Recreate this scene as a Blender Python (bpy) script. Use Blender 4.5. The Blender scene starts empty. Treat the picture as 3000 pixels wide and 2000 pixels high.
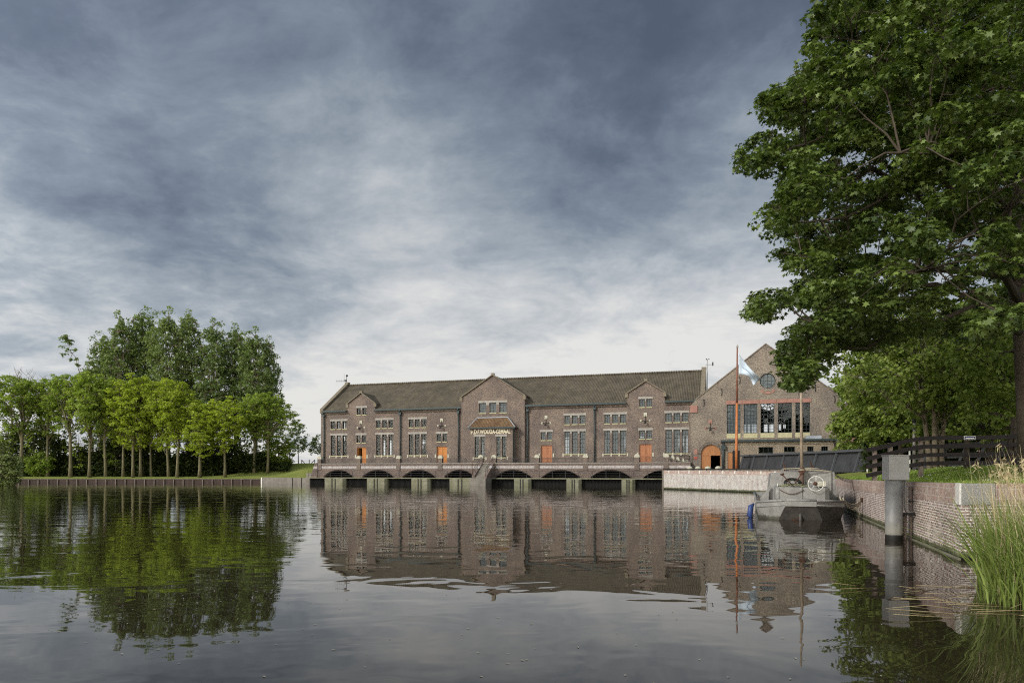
import bpy, math, random
import numpy as np
from mathutils import Vector, Matrix
R = math.radians
PI = math.pi
sc = bpy.context.scene
col = sc.collection

# ---------------------------------------------------------------- camera
HZ, CZ, F = 1379.0, 2.1, 2000.0          # horizon row, eye height, focal length (in 3000 px wide frame)
cam = bpy.data.objects.new('camera', bpy.data.cameras.new('camera'))
col.objects.link(cam)
cam.location = (0, 0, CZ)
cam.rotation_euler = (R(90), 0, 0)
cam.data.sensor_width = 36
cam.data.lens = 24
cam.data.shift_y = (HZ - 1000) / 3000
cam.data.clip_end = 20000
cam.data.clip_start = 0.1
sc.camera = cam

# ---------------------------------------------------------------- world
SUN = Vector((-0.74, -0.52, 0.54)).normalized()
W = bpy.data.worlds.new('World')
sc.world = W
W.use_nodes = True
nt = W.node_tree
for n in list(nt.nodes): nt.nodes.remove(n)


class NT:
    def __init__(s, nt): s.nt = nt
    def new(s, t, **kw):
        n = s.nt.nodes.new(t)
        for k, v in kw.items(): setattr(n, k, v)
        return n
    def put(s, sock, v):
        if isinstance(v, bpy.types.NodeSocket): s.nt.links.new(v, sock)
        elif v is not None:
            if hasattr(sock.default_value, '__len__') and not hasattr(v, '__len__'): v = [v] * len(sock.default_value)
            if hasattr(sock.default_value, '__len__') and len(sock.default_value) == 4 and len(v) == 3: v = (*v, 1)
            sock.default_value = v
    def m(s, op, a, b=None, c=None, clamp=False):
        n = s.new('ShaderNodeMath', operation=op); n.use_clamp = clamp
        s.put(n.inputs[0], a)
        if b is not None: s.put(n.inputs[1], b)
        if c is not None: s.put(n.inputs[2], c)
        return n.outputs[0]
    def v(s, op, a, b=None, scale=None):
        n = s.new('ShaderNodeVectorMath', operation=op)
        s.put(n.inputs[0], a)
        if b is not None: s.put(n.inputs[1], b)
        if scale is not None: s.put(n.inputs['Scale'], scale)
        return n.outputs['Value'] if op in ('LENGTH', 'DOT_PRODUCT', 'DISTANCE') else n.outputs['Vector']
    def sep(s, a):
        n = s.new('ShaderNodeSeparateXYZ'); s.put(n.inputs[0], a); return n.outputs
    def comb(s, x, y, z):
        n = s.new('ShaderNodeCombineXYZ')
        for i, q in enumerate((x, y, z)): s.put(n.inputs[i], q)
        return n.outputs[0]
    def noise(s, vec, scale, detail=4, rough=.55, dist=0):
        n = s.new('ShaderNodeTexNoise'); s.put(n.inputs['Vector'], vec)
        s.put(n.inputs['Scale'], scale); s.put(n.inputs['Detail'], detail)
        s.put(n.inputs['Roughness'], rough); s.put(n.inputs['Distortion'], dist)
        return n.outputs['Fac']
    def ramp(s, fac, stops, interp='LINEAR'):
        n = s.new('ShaderNodeValToRGB'); s.put(n.inputs[0], fac)
        e = n.color_ramp.elements; n.color_ramp.interpolation = interp
        while len(e) < len(stops): e.new(.5)
        for el, (p, c) in zip(e, stops):
            el.position = p
            el.color = (*c, 1) if hasattr(c, '__len__') else (c, c, c, 1)
        return n.outputs[0]
    def mix(s, f, a, b, blend='MIX'):
        n = s.new('ShaderNodeMix', data_type='RGBA', blend_type=blend)
        s.put(n.inputs[0], f); s.put(n.inputs[6], a); s.put(n.inputs[7], b)
        return n.outputs[2]
    def mr(s, v, a, b, c, d, smooth=False):
        n = s.new('ShaderNodeMapRange')
        if smooth: n.interpolation_type = 'SMOOTHSTEP'
        for i, q in enumerate((v, a, b, c, d)): s.put(n.inputs[i], q)
        return n.outputs[0]


g = NT(nt)
tc = g.new('ShaderNodeTexCoord').outputs['Generated']
x, y, z = g.sep(tc)
zc = g.m('MAXIMUM', z, 0.0)
den = g.m('ADD', zc, 0.24)
P = g.comb(g.m('DIVIDE', x, den), g.m('DIVIDE', y, den), 0)
P = g.v('ADD', P, (3.7, 1.3, 0))
warp = g.noise(P, 1.1, 3, .5)
Pw = g.v('ADD', P, g.comb(g.m('MULTIPLY', warp, .45), g.m('MULTIPLY', warp, -.2), 0))
n1 = g.noise(Pw, 1.3, 8, .58, .05)
Pr = g.new('ShaderNodeMapping'); g.put(Pr.inputs['Vector'], Pw)
Pr.inputs['Rotation'].default_value = (0, 0, R(-35)); Pr.inputs['Scale'].default_value = (1.0, 1.7, 1)
n2 = g.noise(Pr.outputs[0], 2.1, 8, .62, .08)
n3 = g.noise(Pw, 6.5, 7, .66, .1)
elev = g.ramp(g.m('MULTIPLY', zc, 1.6), [(0, 1.0), (.10, .95), (.20, .80), (.36, .62), (.62, .42), (.92, .20)], 'EASE')
val = g.m('ADD', elev, g.m('MULTIPLY', g.m('SUBTRACT', n1, .5), 1.10))
val = g.m('ADD', val, g.m('MULTIPLY', g.m('SUBTRACT', n2, .5), .62))
val = g.m('ADD', val, g.m('MULTIPLY', g.m('SUBTRACT', n3, .5), .46))


def pdir(px, py):
    return Vector(((px - 1500) / F, 1, (HZ - py) / F)).normalized()


# banks of cloud where the sky has them: direction, sideways reach, upward reach, how much lighter or darker
for (px, py, rx, rz, amp) in [
        (1400, 1050, .45, .09, .26), (1050, 1130, .18, .07, .16), (2150, 860, .24, .12, .22), (1350, 820, .20, .09, .13),
        (1130, 380, .17, .19, .20), (1880, 130, .09, .06, -.20), (1500, 200, .26, .13, -.03),
        (200, 150, .3, .25, -.06), (450, 950, .3, .10, -.12), (300, 1150, .3, .08, -.14), (60, 730, .2, .05, .10),
        (1900, 520, .5, .14, .08), (1700, 960, .35, .04, -.06), (700, 700, .3, .07, -.07)]:
    c = pdir(px, py)
    dv = g.v('SUBTRACT', tc, tuple(c))
    dv = g.v('MULTIPLY', dv, (1 / rx, 1 / rx, 1 / rz))
    dl = g.v('LENGTH', dv)
    dl = g.m('ADD', dl, g.m('MULTIPLY', g.m('SUBTRACT', n2, .5), 1.1))
    val = g.m('ADD', val, g.mr(dl, 0, 1.5, amp, 0, True))
cl = g.ramp(val, [(.0, (.088, .114, .162)), (.2, (.124, .156, .214)), (.42, (.215, .258, .322)), (.62, (.365, .412, .464)),
                  (.82, (.60, .62, .64)), (1.0, (.80, .79, .765))])
# overcast brightened towards the sun, with unseen fill light added behind the camera
sd = g.v('DOT_PRODUCT', tc, tuple(SUN))
thin = g.mr(sd, -.1, 1, 1.0, 2.6, True)
back = g.mr(y, .15, -.5, 1.0, 2.5, True)
gain = g.m('MULTIPLY', thin, back)
warm = g.mr(gain, 1.0, 3.0, 0, 1)
cl = g.mix(1.0, cl, g.comb(g.m('MULTIPLY', gain, g.m('ADD', 1, g.m('MULTIPLY', warm, .10))), gain, g.m('MULTIPLY', gain, g.m('SUBTRACT', 1, g.m('MULTIPLY', warm, .17)))), 'MULTIPLY')
sky = g.new('ShaderNodeTexSky', sky_type='NISHITA')
sky.sun_disc = False
sky.sun_elevation = math.asin(SUN.z)
sky.sun_rotation = math.atan2(SUN.x, SUN.y)
skyc = g.mix(1.0, sky.outputs[0], (.1, .1, .1), 'MULTIPLY')
colr = g.mix(.95, skyc, cl)
bg = g.new('ShaderNodeBackground'); g.put(bg.inputs[0], colr); bg.inputs[1].default_value = 1.0
out = g.new('ShaderNodeOutputWorld'); nt.links.new(bg.outputs[0], out.inputs[0])

sun = bpy.data.objects.new('sun', bpy.data.lights.new('sun', 'SUN'))
col.objects.link(sun)
sun.data.energy = 3.0
sun.data.angle = R(8)
sun.data.color = (1, .96, .89)
sun.rotation_euler = SUN.to_track_quat('Z', 'Y').to_euler()
sun.location = (-60, -20, 60)
sc.view_settings.view_transform = 'Standard'
sc.view_settings.look = 'None'
sc.view_settings.exposure = 0
sc.view_settings.gamma = 1
sc.cycles.filter_width = 1.15
sc.cycles.use_denoising = False
sc.cycles.max_bounces = 8
sc.cycles.transparent_max_bounces = 12

# ---------------------------------------------------------------- helpers


def wp(px, py, Y):
    """world point seen at a photo pixel at distance Y"""
    return Vector(((px - 1500) / F * Y, Y, CZ + (HZ - py) / F * Y))


def tag(o, label=None, cat=None, group=None, kind=None):
    if label: o['label'] = label
    if cat: o['category'] = cat
    if group: o['group'] = group
    if kind: o['kind'] = kind
    return o


def empty(name, loc=(0, 0, 0), rz=0, **kw):
    o = bpy.data.objects.new(name, None)
    o.location = loc; o.rotation_euler = (0, 0, rz); o.empty_display_size = .3
    col.objects.link(o)
    return tag(o, **kw)


class MB:
    def __init__(s): s.v = []; s.f = []; s.mi = []; s.sm = []; s.cur = 0
    def add(s, vs, fs, smooth=False):
        b = len(s.v); s.v += [tuple(q) for q in vs]
        for f in fs: s.f.append([b + i for i in f]); s.mi.append(s.cur); s.sm.append(smooth)
        return s
    def box(s, x0, x1, y0, y1, z0, z1):
        vs = [(x, y, z) for x in (x0, x1) for y in (y0, y1) for z in (z0, z1)]
        return s.add(vs, [(0, 1, 3, 2), (4, 6, 7, 5), (0, 4, 5, 1), (2, 3, 7, 6), (0, 2, 6, 4), (1, 5, 7, 3)])
    def prism(s, pts, y0, y1):
        """outline in (x, z) pushed along y"""
        n = len(pts)
        vs = [(p[0], y0, p[1]) for p in pts] + [(p[0], y1, p[1]) for p in pts]
        return s.add(vs, [tuple(range(n)), tuple(range(2 * n - 1, n - 1, -1))] + [(i, i + n, (i + 1) % n + n, (i + 1) % n) for i in range(n)])
    def slab(s, pts, z0, z1):
        n = len(pts)
        zz0 = z0 if hasattr(z0, '__len__') else [z0] * n
        zz1 = z1 if hasattr(z1, '__len__') else [z1] * n
        vs = [(p[0], p[1], q) for p, q in zip(pts, zz0)] + [(p[0], p[1], q) for p, q in zip(pts, zz1)]
        return s.add(vs, [tuple(range(n))[::-1], tuple(range(n, 2 * n))] + [(i, (i + 1) % n, (i + 1) % n + n, i + n) for i in range(n)])
    def hexa(s, a, b, w, h):
        """beam from a to b of width w, height h"""
        a = Vector(a); b = Vector(b); d = (b - a).normalized()
        up = Vector((0, 0, 1)) if abs(d.z) < .95 else Vector((0, 1, 0))
        sx = d.cross(up).normalized() * w / 2; sz = sx.cross(d).normalized() * h / 2
        vs = [p + i * sx + j * sz for p in (a, b) for i in (-1, 1) for j in (-1, 1)]
        return s.add(vs, [(0, 1, 3, 2), (4, 6, 7, 5), (0, 4, 5, 1), (2, 3, 7, 6), (0, 2, 6, 4), (1, 5, 7, 3)])
    def tube(s, path, rad, n=6, cap=True, smooth=True):
        path = [Vector(p) for p in path]
        if not hasattr(rad, '__len__'): rad = [rad] * len(path)
        ref = None; vs = []
        for i, p in enumerate(path):
            d = (path[min(i + 1, len(path) - 1)] - path[max(i - 1, 0)]).normalized()
            if ref is None: ref = Vector((1, 0, 0)) if abs(d.x) < .8 else Vector((0, 1, 0))
            a = (ref - d * ref.dot(d)).normalized(); ref = a; b = d.cross(a)
            for k in range(n):
                t = 2 * PI * k / n
                vs.append(p + (a * math.cos(t) + b * math.sin(t)) * rad[i])
        fs = [(i * n + k, i * n + (k + 1) % n, (i + 1) * n + (k + 1) % n, (i + 1) * n + k) for i in range(len(path) - 1) for k in range(n)]
        if cap: fs += [tuple(range(n))[::-1], tuple(range((len(path) - 1) * n, len(path) * n))]
        return s.add(vs, fs, smooth)
    def torus(s, c, r, t, axis='y', n=28, m=6):
        c = Vector(c); pts = []
        for k in range(n + 1):
            a = 2 * PI * k / n
            q = {'y': (math.cos(a), 0, math.sin(a)), 'z': (math.cos(a), math.sin(a), 0), 'x': (0, math.cos(a), math.sin(a))}[axis]
            pts.append(c + Vector(q) * r)
        return s.tube(pts, t, m, cap=False)
    def dome(s, c, r, rz, n=12, m=5):
        vs = []; c = Vector(c)
        for j in range(m):
            a = PI / 2 * j / m
            for k in range(n):
                t = 2 * PI * k / n
                vs.append((c.x + r * math.cos(a) * math.cos(t), c.y + r * math.cos(a) * math.sin(t), c.z + rz * math.sin(a)))
        vs.append((c.x, c.y, c.z + rz))
        fs = [(j * n + k, j * n + (k + 1) % n, (j + 1) * n + (k + 1) % n, (j + 1) * n + k) for j in range(m - 1) for k in range(n)]
        fs += [((m - 1) * n + k, (m - 1) * n + (k + 1) % n, m * n) for k in range(n)] + [tuple(range(n))[::-1]]
        return s.add(vs, fs, True)
    def xf(s, M):
        s.v = [tuple(M @ Vector(q)) for q in s.v]; return s
    def build(s, name, mat, parent=None, label=None, cat=None, group=None, kind=None, bevel=0):
        me = bpy.data.meshes.new(name)
        me.from_pydata(s.v, [], s.f)
        mats = mat if isinstance(mat, (list, tuple)) else [mat]
        for q in mats: me.materials.append(q)
        me.polygons.foreach_set('material_index', s.mi)
        me.polygons.foreach_set('use_smooth', s.sm)
        me.update()
        o = bpy.data.objects.new(name, me); col.objects.link(o)
        if parent: o.parent = parent
        if bevel:
            b = o.modifiers.new('bevel', 'BEVEL'); b.width = bevel; b.segments = 2; b.limit_method = 'ANGLE'
        return tag(o, label, cat, group, kind)


def panel(outer, holes, y0, y1):
    """flat wall in the xz plane from y0 (front) to y1 (back), with holes cut through; returns an MB"""
    cu = bpy.data.curves.new('tmp', 'CURVE'); cu.dimensions = '2D'; cu.fill_mode = 'BOTH'
    cu.extrude = (y1 - y0) / 2
    for pl in [outer] + holes:
        sp = cu.splines.new('POLY'); sp.points.add(len(pl) - 1)
        for p, q in zip(sp.points, pl): p.co = (q[0], q[1], 0, 1)
        sp.use_cyclic_u = True
    ob = bpy.data.objects.new('tmp', cu)
    me = bpy.data.meshes.new_from_object(ob)
    ym = (y0 + y1) / 2
    mb = MB()
    mb.add([(v.co.x, ym + v.co.z, v.co.y) for v in me.vertices], [tuple(p.vertices) for p in me.polygons])
    bpy.data.objects.remove(ob); bpy.data.curves.remove(cu); bpy.data.meshes.remove(me)
    return mb


def text_mb(body, size, depth, bold=0.0, space=1.0):
    cu = bpy.data.curves.new('tmp', 'FONT'); cu.body = body; cu.size = size; cu.extrude = depth; cu.offset = bold
    cu.space_character = space
    ob = bpy.data.objects.new('tmp', cu); col.objects.link(ob)
    dg = bpy.context.evaluated_depsgraph_get()
    me = bpy.data.meshes.new_from_object(ob.evaluated_get(dg))
    mb = MB()
    mb.add([(v.co.x, -v.co.z, v.co.y) for v in me.vertices], [tuple(p.vertices) for p in me.polygons])
    bpy.data.objects.remove(ob); bpy.data.curves.remove(cu); bpy.data.meshes.remove(me)
    return mb


def rect(x0, x1, z0, z1): return [(x0, z0), (x1, z0), (x1, z1), (x0, z1)]


def copy_tree(o, parent=None):
    c = o.copy(); col.objects.link(c)
    if parent: c.parent = parent
    for ch in list(o.children): copy_tree(ch, c)
    return c

# ---------------------------------------------------------------- materials


def mat(name):
    m = bpy.data.materials.new(name); m.use_nodes = True
    for n in list(m.node_tree.nodes): m.node_tree.nodes.remove(n)
    g = NT(m.node_tree)
    o = g.new('ShaderNodeOutputMaterial')
    b = g.new('ShaderNodeBsdfPrincipled')
    m.node_tree.links.new(b.outputs[0], o.inputs[0])
    return m, g, b, o


def objco(g): return g.new('ShaderNodeTexCoord').outputs['Object']


def bumped(g, b, h, dist=.01, strength=1.0):
    n = g.new('ShaderNodeBump'); g.put(n.inputs['Height'], h); n.inputs['Distance'].default_value = dist
    n.inputs['Strength'].default_value = strength
    g.put(b.inputs['Normal'], n.outputs[0])


def plain(name, c, rough=.6, var=.25, scale=3.0, metal=0, bump=0.0, c2=None, spec=.3):
    m, g, b, o = mat(name)
    co = objco(g)
    n = g.noise(co, scale, 6, .62)
    n2 = g.noise(co, scale * 9, 3, .6)
    f = g.m('ADD', g.m('MULTIPLY', n, .7), g.m('MULTIPLY', n2, .3))
    f = g.mr(f, .35, .65, 0, 1)
    hi = c2 or tuple(min(1, q * (1 + var)) for q in c)
    lo = c if c2 else tuple(q * (1 - var) for q in c)
    g.put(b.inputs['Base Color'], g.mix(f, lo, hi))
    b.inputs['Roughness'].default_value = rough; b.inputs['Metallic'].default_value = metal
    b.inputs['Specular IOR Level'].default_value = spec
    if bump: bumped(g, b, n2, bump)
    return m


def brick(name, c1, c2, mortar, efflo=0.0, efflo_col=(.62, .58, .56), msize=.012, zband=None, moss=None, scale=1.0, wet=None):
    """brickwork laid in the object's own metres; efflo = share bleached by lime; moss = (top z of the green tide line)"""
    m, g, b, o = mat(name)
    co = objco(g); x, y, z = g.sep(co)
    u = g.m('ADD', x, y)
    vec = g.comb(u, z, 0)
    t = g.new('ShaderNodeTexBrick'); g.put(t.inputs['Vector'], vec)
    g.put(t.inputs['Color1'], c1); g.put(t.inputs['Color2'], c2); g.put(t.inputs['Mortar'], mortar)
    t.inputs['Scale'].default_value = 1; t.inputs['Mortar Size'].default_value = msize
    t.inputs['Brick Width'].default_value = .23 * scale; t.inputs['Row Height'].default_value = .072 * scale
    t.inputs['Mortar Smooth'].default_value = .2; t.inputs['Bias'].default_value = -.1
    c = t.outputs['Color']
    n0 = g.noise(vec, .35, 5, .6); n1 = g.noise(vec, 3.0, 5, .65); n2 = g.noise(vec, 14, 2, .6)
    c = g.mix(g.mr(n0, .38, .62, 0, .75), c, g.mix(1, c, (.60, .60, .66), 'MULTIPLY'))
    ns = g.noise(g.v('MULTIPLY', vec, (1.6, .22, 1)), 1.0, 5, .6)
    c = g.mix(g.mr(ns, .55, .72, 0, .45), c, g.mix(1, c, (.45, .45, .46), 'MULTIPLY'))
    npz = g.noise(vec, .8, 6, .7)
    c = g.mix(g.mr(npz, .62, .74, 0, .30), c, (.36, .34, .31))
    n4 = g.noise(g.v('MULTIPLY', vec, (1, 2.2, 1)), 5.5, 3, .75)
    s4 = g.mr(n4, .36, .66, .62, 1.40)
    c = g.mix(1, c, g.comb(s4, s4, s4), 'MULTIPLY')
    sp = g.mr(n2, .38, .64, .66, 1.36)
    c = g.mix(1, c, g.comb(sp, sp, sp), 'MULTIPLY')
    if efflo:
        st = g.noise(g.v('MULTIPLY', vec, (3.2, .8, 1)), 1.0, 6, .65)
        e = g.m('ADD', g.m('MULTIPLY', st, .65), g.m('MULTIPLY', n1, .35))
        f = g.mr(e, .60 - efflo * .3, .66 - efflo * .1, 0, .85)
        if zband:
            f = g.m('MULTIPLY', f, g.m('MULTIPLY', g.mr(z, zband[0], zband[1], 0, 1, True), g.mr(z, zband[2], zband[3], 1, 0, True)))
        c = g.mix(f, c, efflo_col)
    if moss is not None:
        e = g.m('ADD', z, g.m('MULTIPLY', g.m('SUBTRACT', n1, .5), .25))
        c = g.mix(g.mr(e, moss - .05, moss + .06, .9, 0, True), c, (.055, .065, .018))
        c = g.mix(g.mr(e, moss * .35 - .03, moss * .35 + .03, .95, 0, True), c, (.012, .012, .010))
    g.put(b.inputs['Base Color'], c)
    b.inputs['Roughness'].default_value = .85; b.inputs['Specular IOR Level'].default_value = .2
    bumped(g, b, g.m('ADD', g.m('MULTIPLY', t.outputs['Fac'], -1.0), g.m('MULTIPLY', n2, .4)), .012)
    return m


def tiles(name, c1, c2, c3, ax='x', axv='z', pitch=.24):
    m, g, b, o = mat(name)
    co = objco(g); x, y, z = g.sep(co)
    u = {'x': x, 'y': y}[ax]; v = z
    n = g.noise(co, .55, 6, .65); n2 = g.noise(co, 5, 3, .6)
    n3 = g.noise(g.comb(g.m('MULTIPLY', u, 1.6), g.m('MULTIPLY', v, .25), 0), 1, 4, .6)
    c = g.mix(g.mr(n, .38, .62, 0, 1), c1, c2)
    c = g.mix(g.mr(n3, .5, .72, 0, .55), c, c3)
    wob = g.mr(n2, .3, .7, .65, 1.35)
    c = g.mix(1, c, g.comb(wob, wob, wob), 'MULTIPLY')
    w1 = g.m('SINE', g.m('MULTIPLY', u, 2 * PI / pitch)); w2 = g.m('FRACT', g.m('MULTIPLY', v, 1 / .22))
    h = g.m('ADD', w1, g.m('MULTIPLY', w2, 1.2))
    gr = g.mr(h, -1, 2, .6, 1.25)
    c = g.mix(1, c, g.comb(gr, gr, gr), 'MULTIPLY')
    g.put(b.inputs['Base Color'], c); b.inputs['Roughness'].default_value = .7; b.inputs['Specular IOR Level'].default_value = .25
    bumped(g, b, h, .03)
    return m


def leafmat(name, c_dark, c_light, trans=.35, rough=.5, spec=.35):
    m, g, b, o = mat(name)
    at = g.new('ShaderNodeAttribute'); at.attribute_name = 'tint'
    oi = g.new('ShaderNodeObjectInfo').outputs['Random']
    f = g.m('ADD', at.outputs['Fac'], g.m('MULTIPLY', g.m('SUBTRACT', oi, .5), .25), clamp=True)
    c = g.mix(f, c_dark, c_light)
    g.put(b.inputs['Base Color'], c); b.inputs['Roughness'].default_value = rough
    b.inputs['Specular IOR Level'].default_value = spec
    tr = g.new('ShaderNodeBsdfTranslucent'); g.put(tr.inputs[0], g.mix(1, c, (1.1, 1.25, .55), 'MULTIPLY'))
    mx = g.new('ShaderNodeMixShader'); mx.inputs[0].default_value = trans
    m.node_tree.links.new(b.outputs[0], mx.inputs[1]); m.node_tree.links.new(tr.outputs[0], mx.inputs[2])
    m.node_tree.links.new(mx.outputs[0], o.inputs[0])
    return m


def glass(name, tint, refl, grey_veil=0.0, veil_col=(.2, .22, .25)):
    m, g, b, o = mat(name)
    tr = g.new('ShaderNodeBsdfTransparent'); tr.inputs[0].default_value = (*tint, 1)
    gl = g.new('ShaderNodeBsdfGlossy'); gl.inputs['Roughness'].default_value = .0; gl.inputs[0].default_value = (.8, .85, .9, 1)
    co = objco(g)
    df = g.new('ShaderNodeBsdfDiffuse'); df.inputs[0].default_value = (*veil_col, 1)  # flat grey mixed over the pane
    m1 = g.new('ShaderNodeMixShader'); m1.inputs[0].default_value = refl
    m.node_tree.links.new(tr.outputs[0], m1.inputs[1]); m.node_tree.links.new(gl.outputs[0], m1.inputs[2])
    m2 = g.new('ShaderNodeMixShader'); m2.inputs[0].default_value = grey_veil
    m.node_tree.links.new(m1.outputs[0], m2.inputs[1]); m.node_tree.links.new(df.outputs[0], m2.inputs[2])
    m.node_tree.links.new(m2.outputs[0], o.inputs[0])
    return m


def woodmat(name, c1, c2, plank=.14, rough=.5, vert=True):
    m, g, b, o = mat(name)
    co = objco(g); x, y, z = g.sep(co)
    u = g.m('ADD', x, y)
    fr = g.m('FRACT', g.m('DIVIDE', u, plank))
    gap = g.mr(g.m('ABSOLUTE', g.m('SUBTRACT', fr, .5)), .42, .49, 1, .35)
    n = g.noise(g.comb(g.m('MULTIPLY', u, 14), g.m('MULTIPLY', z, 1.2), 0), 1, 5, .6)
    n0 = g.noise(co, .9, 4, .6)
    c = g.mix(g.mr(g.m('ADD', g.m('MULTIPLY', n, .6), g.m('MULTIPLY', n0, .4)), .35, .65, 0, 1), c1, c2)
    c = g.mix(1, c, g.comb(gap, gap, gap), 'MULTIPLY')
    g.put(b.inputs['Base Color'], c); b.inputs['Roughness'].default_value = rough; b.inputs['Specular IOR Level'].default_value = .3
    bumped(g, b, g.m('ADD', gap, g.m('MULTIPLY', n, .3)), .01)
    return m


M = {}
M['brick'] = brick('brown brick', (.225, .162, .125), (.118, .094, .082), (.24, .21, .18), msize=.008)
M['brick_terrace'] = brick('terrace brick', (.225, .155, .125), (.13, .098, .085), (.19, .16, .135), efflo=1.0, zband=(2.38, 2.6, 2.80, 2.92), efflo_col=(.50, .47, .46))
M['brick_hall'] = brick('hall brick', (.29, .235, .18), (.16, .128, .102), (.27, .24, .20), msize=.009)
M['brick_hall2'] = brick('annexe brick', (.36, .285, .20), (.24, .19, .13), (.30, .265, .21), msize=.009)
M['brick_white'] = brick('lime stained quay brick', (.33, .215, .18), (.24, .16, .14), (.46, .44, .40), efflo=.95, efflo_col=(.52, .50, .465), moss=.22)
M['brick_quay'] = brick('weathered quay brick', (.31, .19, .15), (.205, .13, .112), (.64, .59, .53), efflo=.42, efflo_col=(.58, .50, .45), msize=.017, moss=.16)
M['brick_cope'] = brick('upright coping brick', (.36, .215, .175), (.25, .16, .14), (.40, .35, .32), msize=.010, efflo=.35, efflo_col=(.52, .47, .43), scale=1.0)
M['brick_red'] = brick('red brick', (.33, .14, .09), (.24, .11, .08), (.40, .36, .32))
M['coping_dark'] = plain('mossy brick coping', (.13, .105, .075), .85, .3, 2.5, c2=(.21, .18, .13))
M['stone'] = plain('grey sandstone', (.27, .248, .22), .8, .22, 2.5, bump=.01)
M['stone_light'] = plain('pale stone', (.40, .38, .30), .8, .2, 4, bump=.01)
M['stone_sill'] = plain('lichen covered sill', (.30, .27, .16), .85, .35, 3, c2=(.46, .42, .26))
M['redstone'] = plain('red sandstone', (.27, .14, .11), .8, .2, 2)
M['granite'] = plain('granite', (.30, .29, .27), .8, .5, 30, bump=.01)  # darker copy for the shaded face of the quay corner block
M['granite_light'] = plain('pale granite', (.56, .54, .50), .8, .2, 18, bump=.006)
M['roof'] = tiles('mossy roof tiles', (.072, .060, .043), (.112, .093, .068), (.125, .108, .062))
M['roof_y'] = tiles('gable roof tiles', (.072, .060, .043), (.112, .093, .068), (.125, .108, .062), ax='y')
M['roof_porch'] = tiles('brown porch tiles', (.105, .058, .030), (.155, .095, .050), (.12, .10, .05))
M['lead'] = plain('dark green gutter metal', (.035, .048, .050), .45, .3, 4, metal=.2)
M['leadlight'] = plain('lead flashing', (.30, .32, .35), .5, .2, 3)
M['frame'] = plain('dark green window paint', (.018, .028, .028), .4, .2, 5)
M['rack'] = plain('near black steel', (.008, .008, .007), .8, .4, 4)  # bars darker than the other ironwork
M['iron'] = plain('black iron', (.018, .017, .017), .5, .3, 8)
M['railing'] = plain('railing iron', (.022, .022, .023), .5, .4, 8)
M['door_orange'] = woodmat('varnished orange door', (.34, .115, .020), (.46, .175, .035), .30, .35)
M['door_brown'] = woodmat('varnished red brown door', (.26, .095, .040), (.36, .15, .07), .30, .4)
M['door_plank'] = woodmat('varnished plank door', (.27, .105, .035), (.37, .165, .065), .16, .4)
M['glass_l'] = glass('clear window glass', (.92, .94, .94), .03)
M['glass_r'] = glass('window glass with painted sky reflection', (.86, .90, .92), .04, .55, (.13, .15, .16))  # sky reflection painted into these panes as diffuse grey
M['glass_m'] = glass('hall window glass', (.7, .74, .75), .04, .2, (.10, .12, .13))
M['gold'] = plain('gold leaf lettering', (.58, .52, .38), .35, .1, 5, metal=.1)
M['concrete'] = plain('mossy concrete', (.115, .112, .060), .85, .3, 1.2, c2=(.23, .22, .165), bump=.01)
M['concrete2'] = plain('grey concrete', (.12, .105, .09), .85, .3, 1.0, c2=(.20, .18, .155), bump=.01)
M['dark'] = plain('near black surface', (.012, .012, .012), .9, .3, 1)  # for inner walls, floors, engines and the water gate
M['interior'] = plain('interior plaster', (.10, .10, .09), .9, .2, 1)
M['machine_red'] = plain('red machine paint', (.22, .02, .025), .4, .3, 2)
M['timber_dark'] = woodmat('tarred boards', (.020, .021, .023), (.055, .056, .060), .16, .75)
M['tarred'] = plain('tarred rail', (.014, .010, .010), .6, .5, 6, bump=.004)
M['screenbeam'] = plain('weathered dark beam', (.065, .068, .075), .8, .35, 4)
M['pile'] = woodmat('timber sheet piling', (.035, .022, .017), (.075, .050, .040), .25, .8)
M['pilepost'] = plain('bleached timber post', (.17, .135, .115), .85, .4, 4)
M['bark'] = plain('tree bark', (.10, .075, .055), .9, .4, 6, c2=(.20, .17, .12), bump=.03)
M['bark_lime'] = plain('greenish bark', (.10, .088, .045), .9, .4, 3, c2=(.19, .165, .095), bump=.03)
M['bark_maple'] = plain('brown maple bark', (.055, .042, .030), .9, .4, 5, c2=(.085, .068, .05), bump=.03)
M['bark_dark'] = plain('dark bark', (.030, .024, .018), .9, .4, 5, c2=(.075, .058, .042), bump=.03)
M['steel'] = plain('grey steel hull paint', (.165, .160, .155), .6, .14, 2.2, bump=.003, c2=(.225, .215, .205))
def steel_hull():
    m, g, b, o = mat('worn grey hull paint')
    co = objco(g); x, y, z = g.sep(co)
    n = g.noise(co, 2.2, 6, .65); st = g.noise(g.v('MULTIPLY', co, (9, 9, .9)), 1, 5, .65); n2 = g.noise(co, 14, 4, .7)
    c = g.mix(g.mr(n, .35, .65, 0, 1), (.185, .178, .168), (.27, .262, .245))
    c = g.mix(g.mr(st, .56, .72, 0, .55), c, (.11, .085, .065))
    c = g.mix(g.mr(n2, .66, .74, 0, .8), c, (.12, .055, .03))
    c = g.mix(g.mr(g.m('ADD', z, g.m('MULTIPLY', g.m('SUBTRACT', st, .5), .3)), .08, .20, .85, 0, True), c, (.045, .045, .028))
    g.put(b.inputs['Base Color'], c); b.inputs['Roughness'].default_value = .6
    bumped(g, b, g.m('ADD', n, g.m('MULTIPLY', n2, .3)), .012)
    return m


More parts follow.
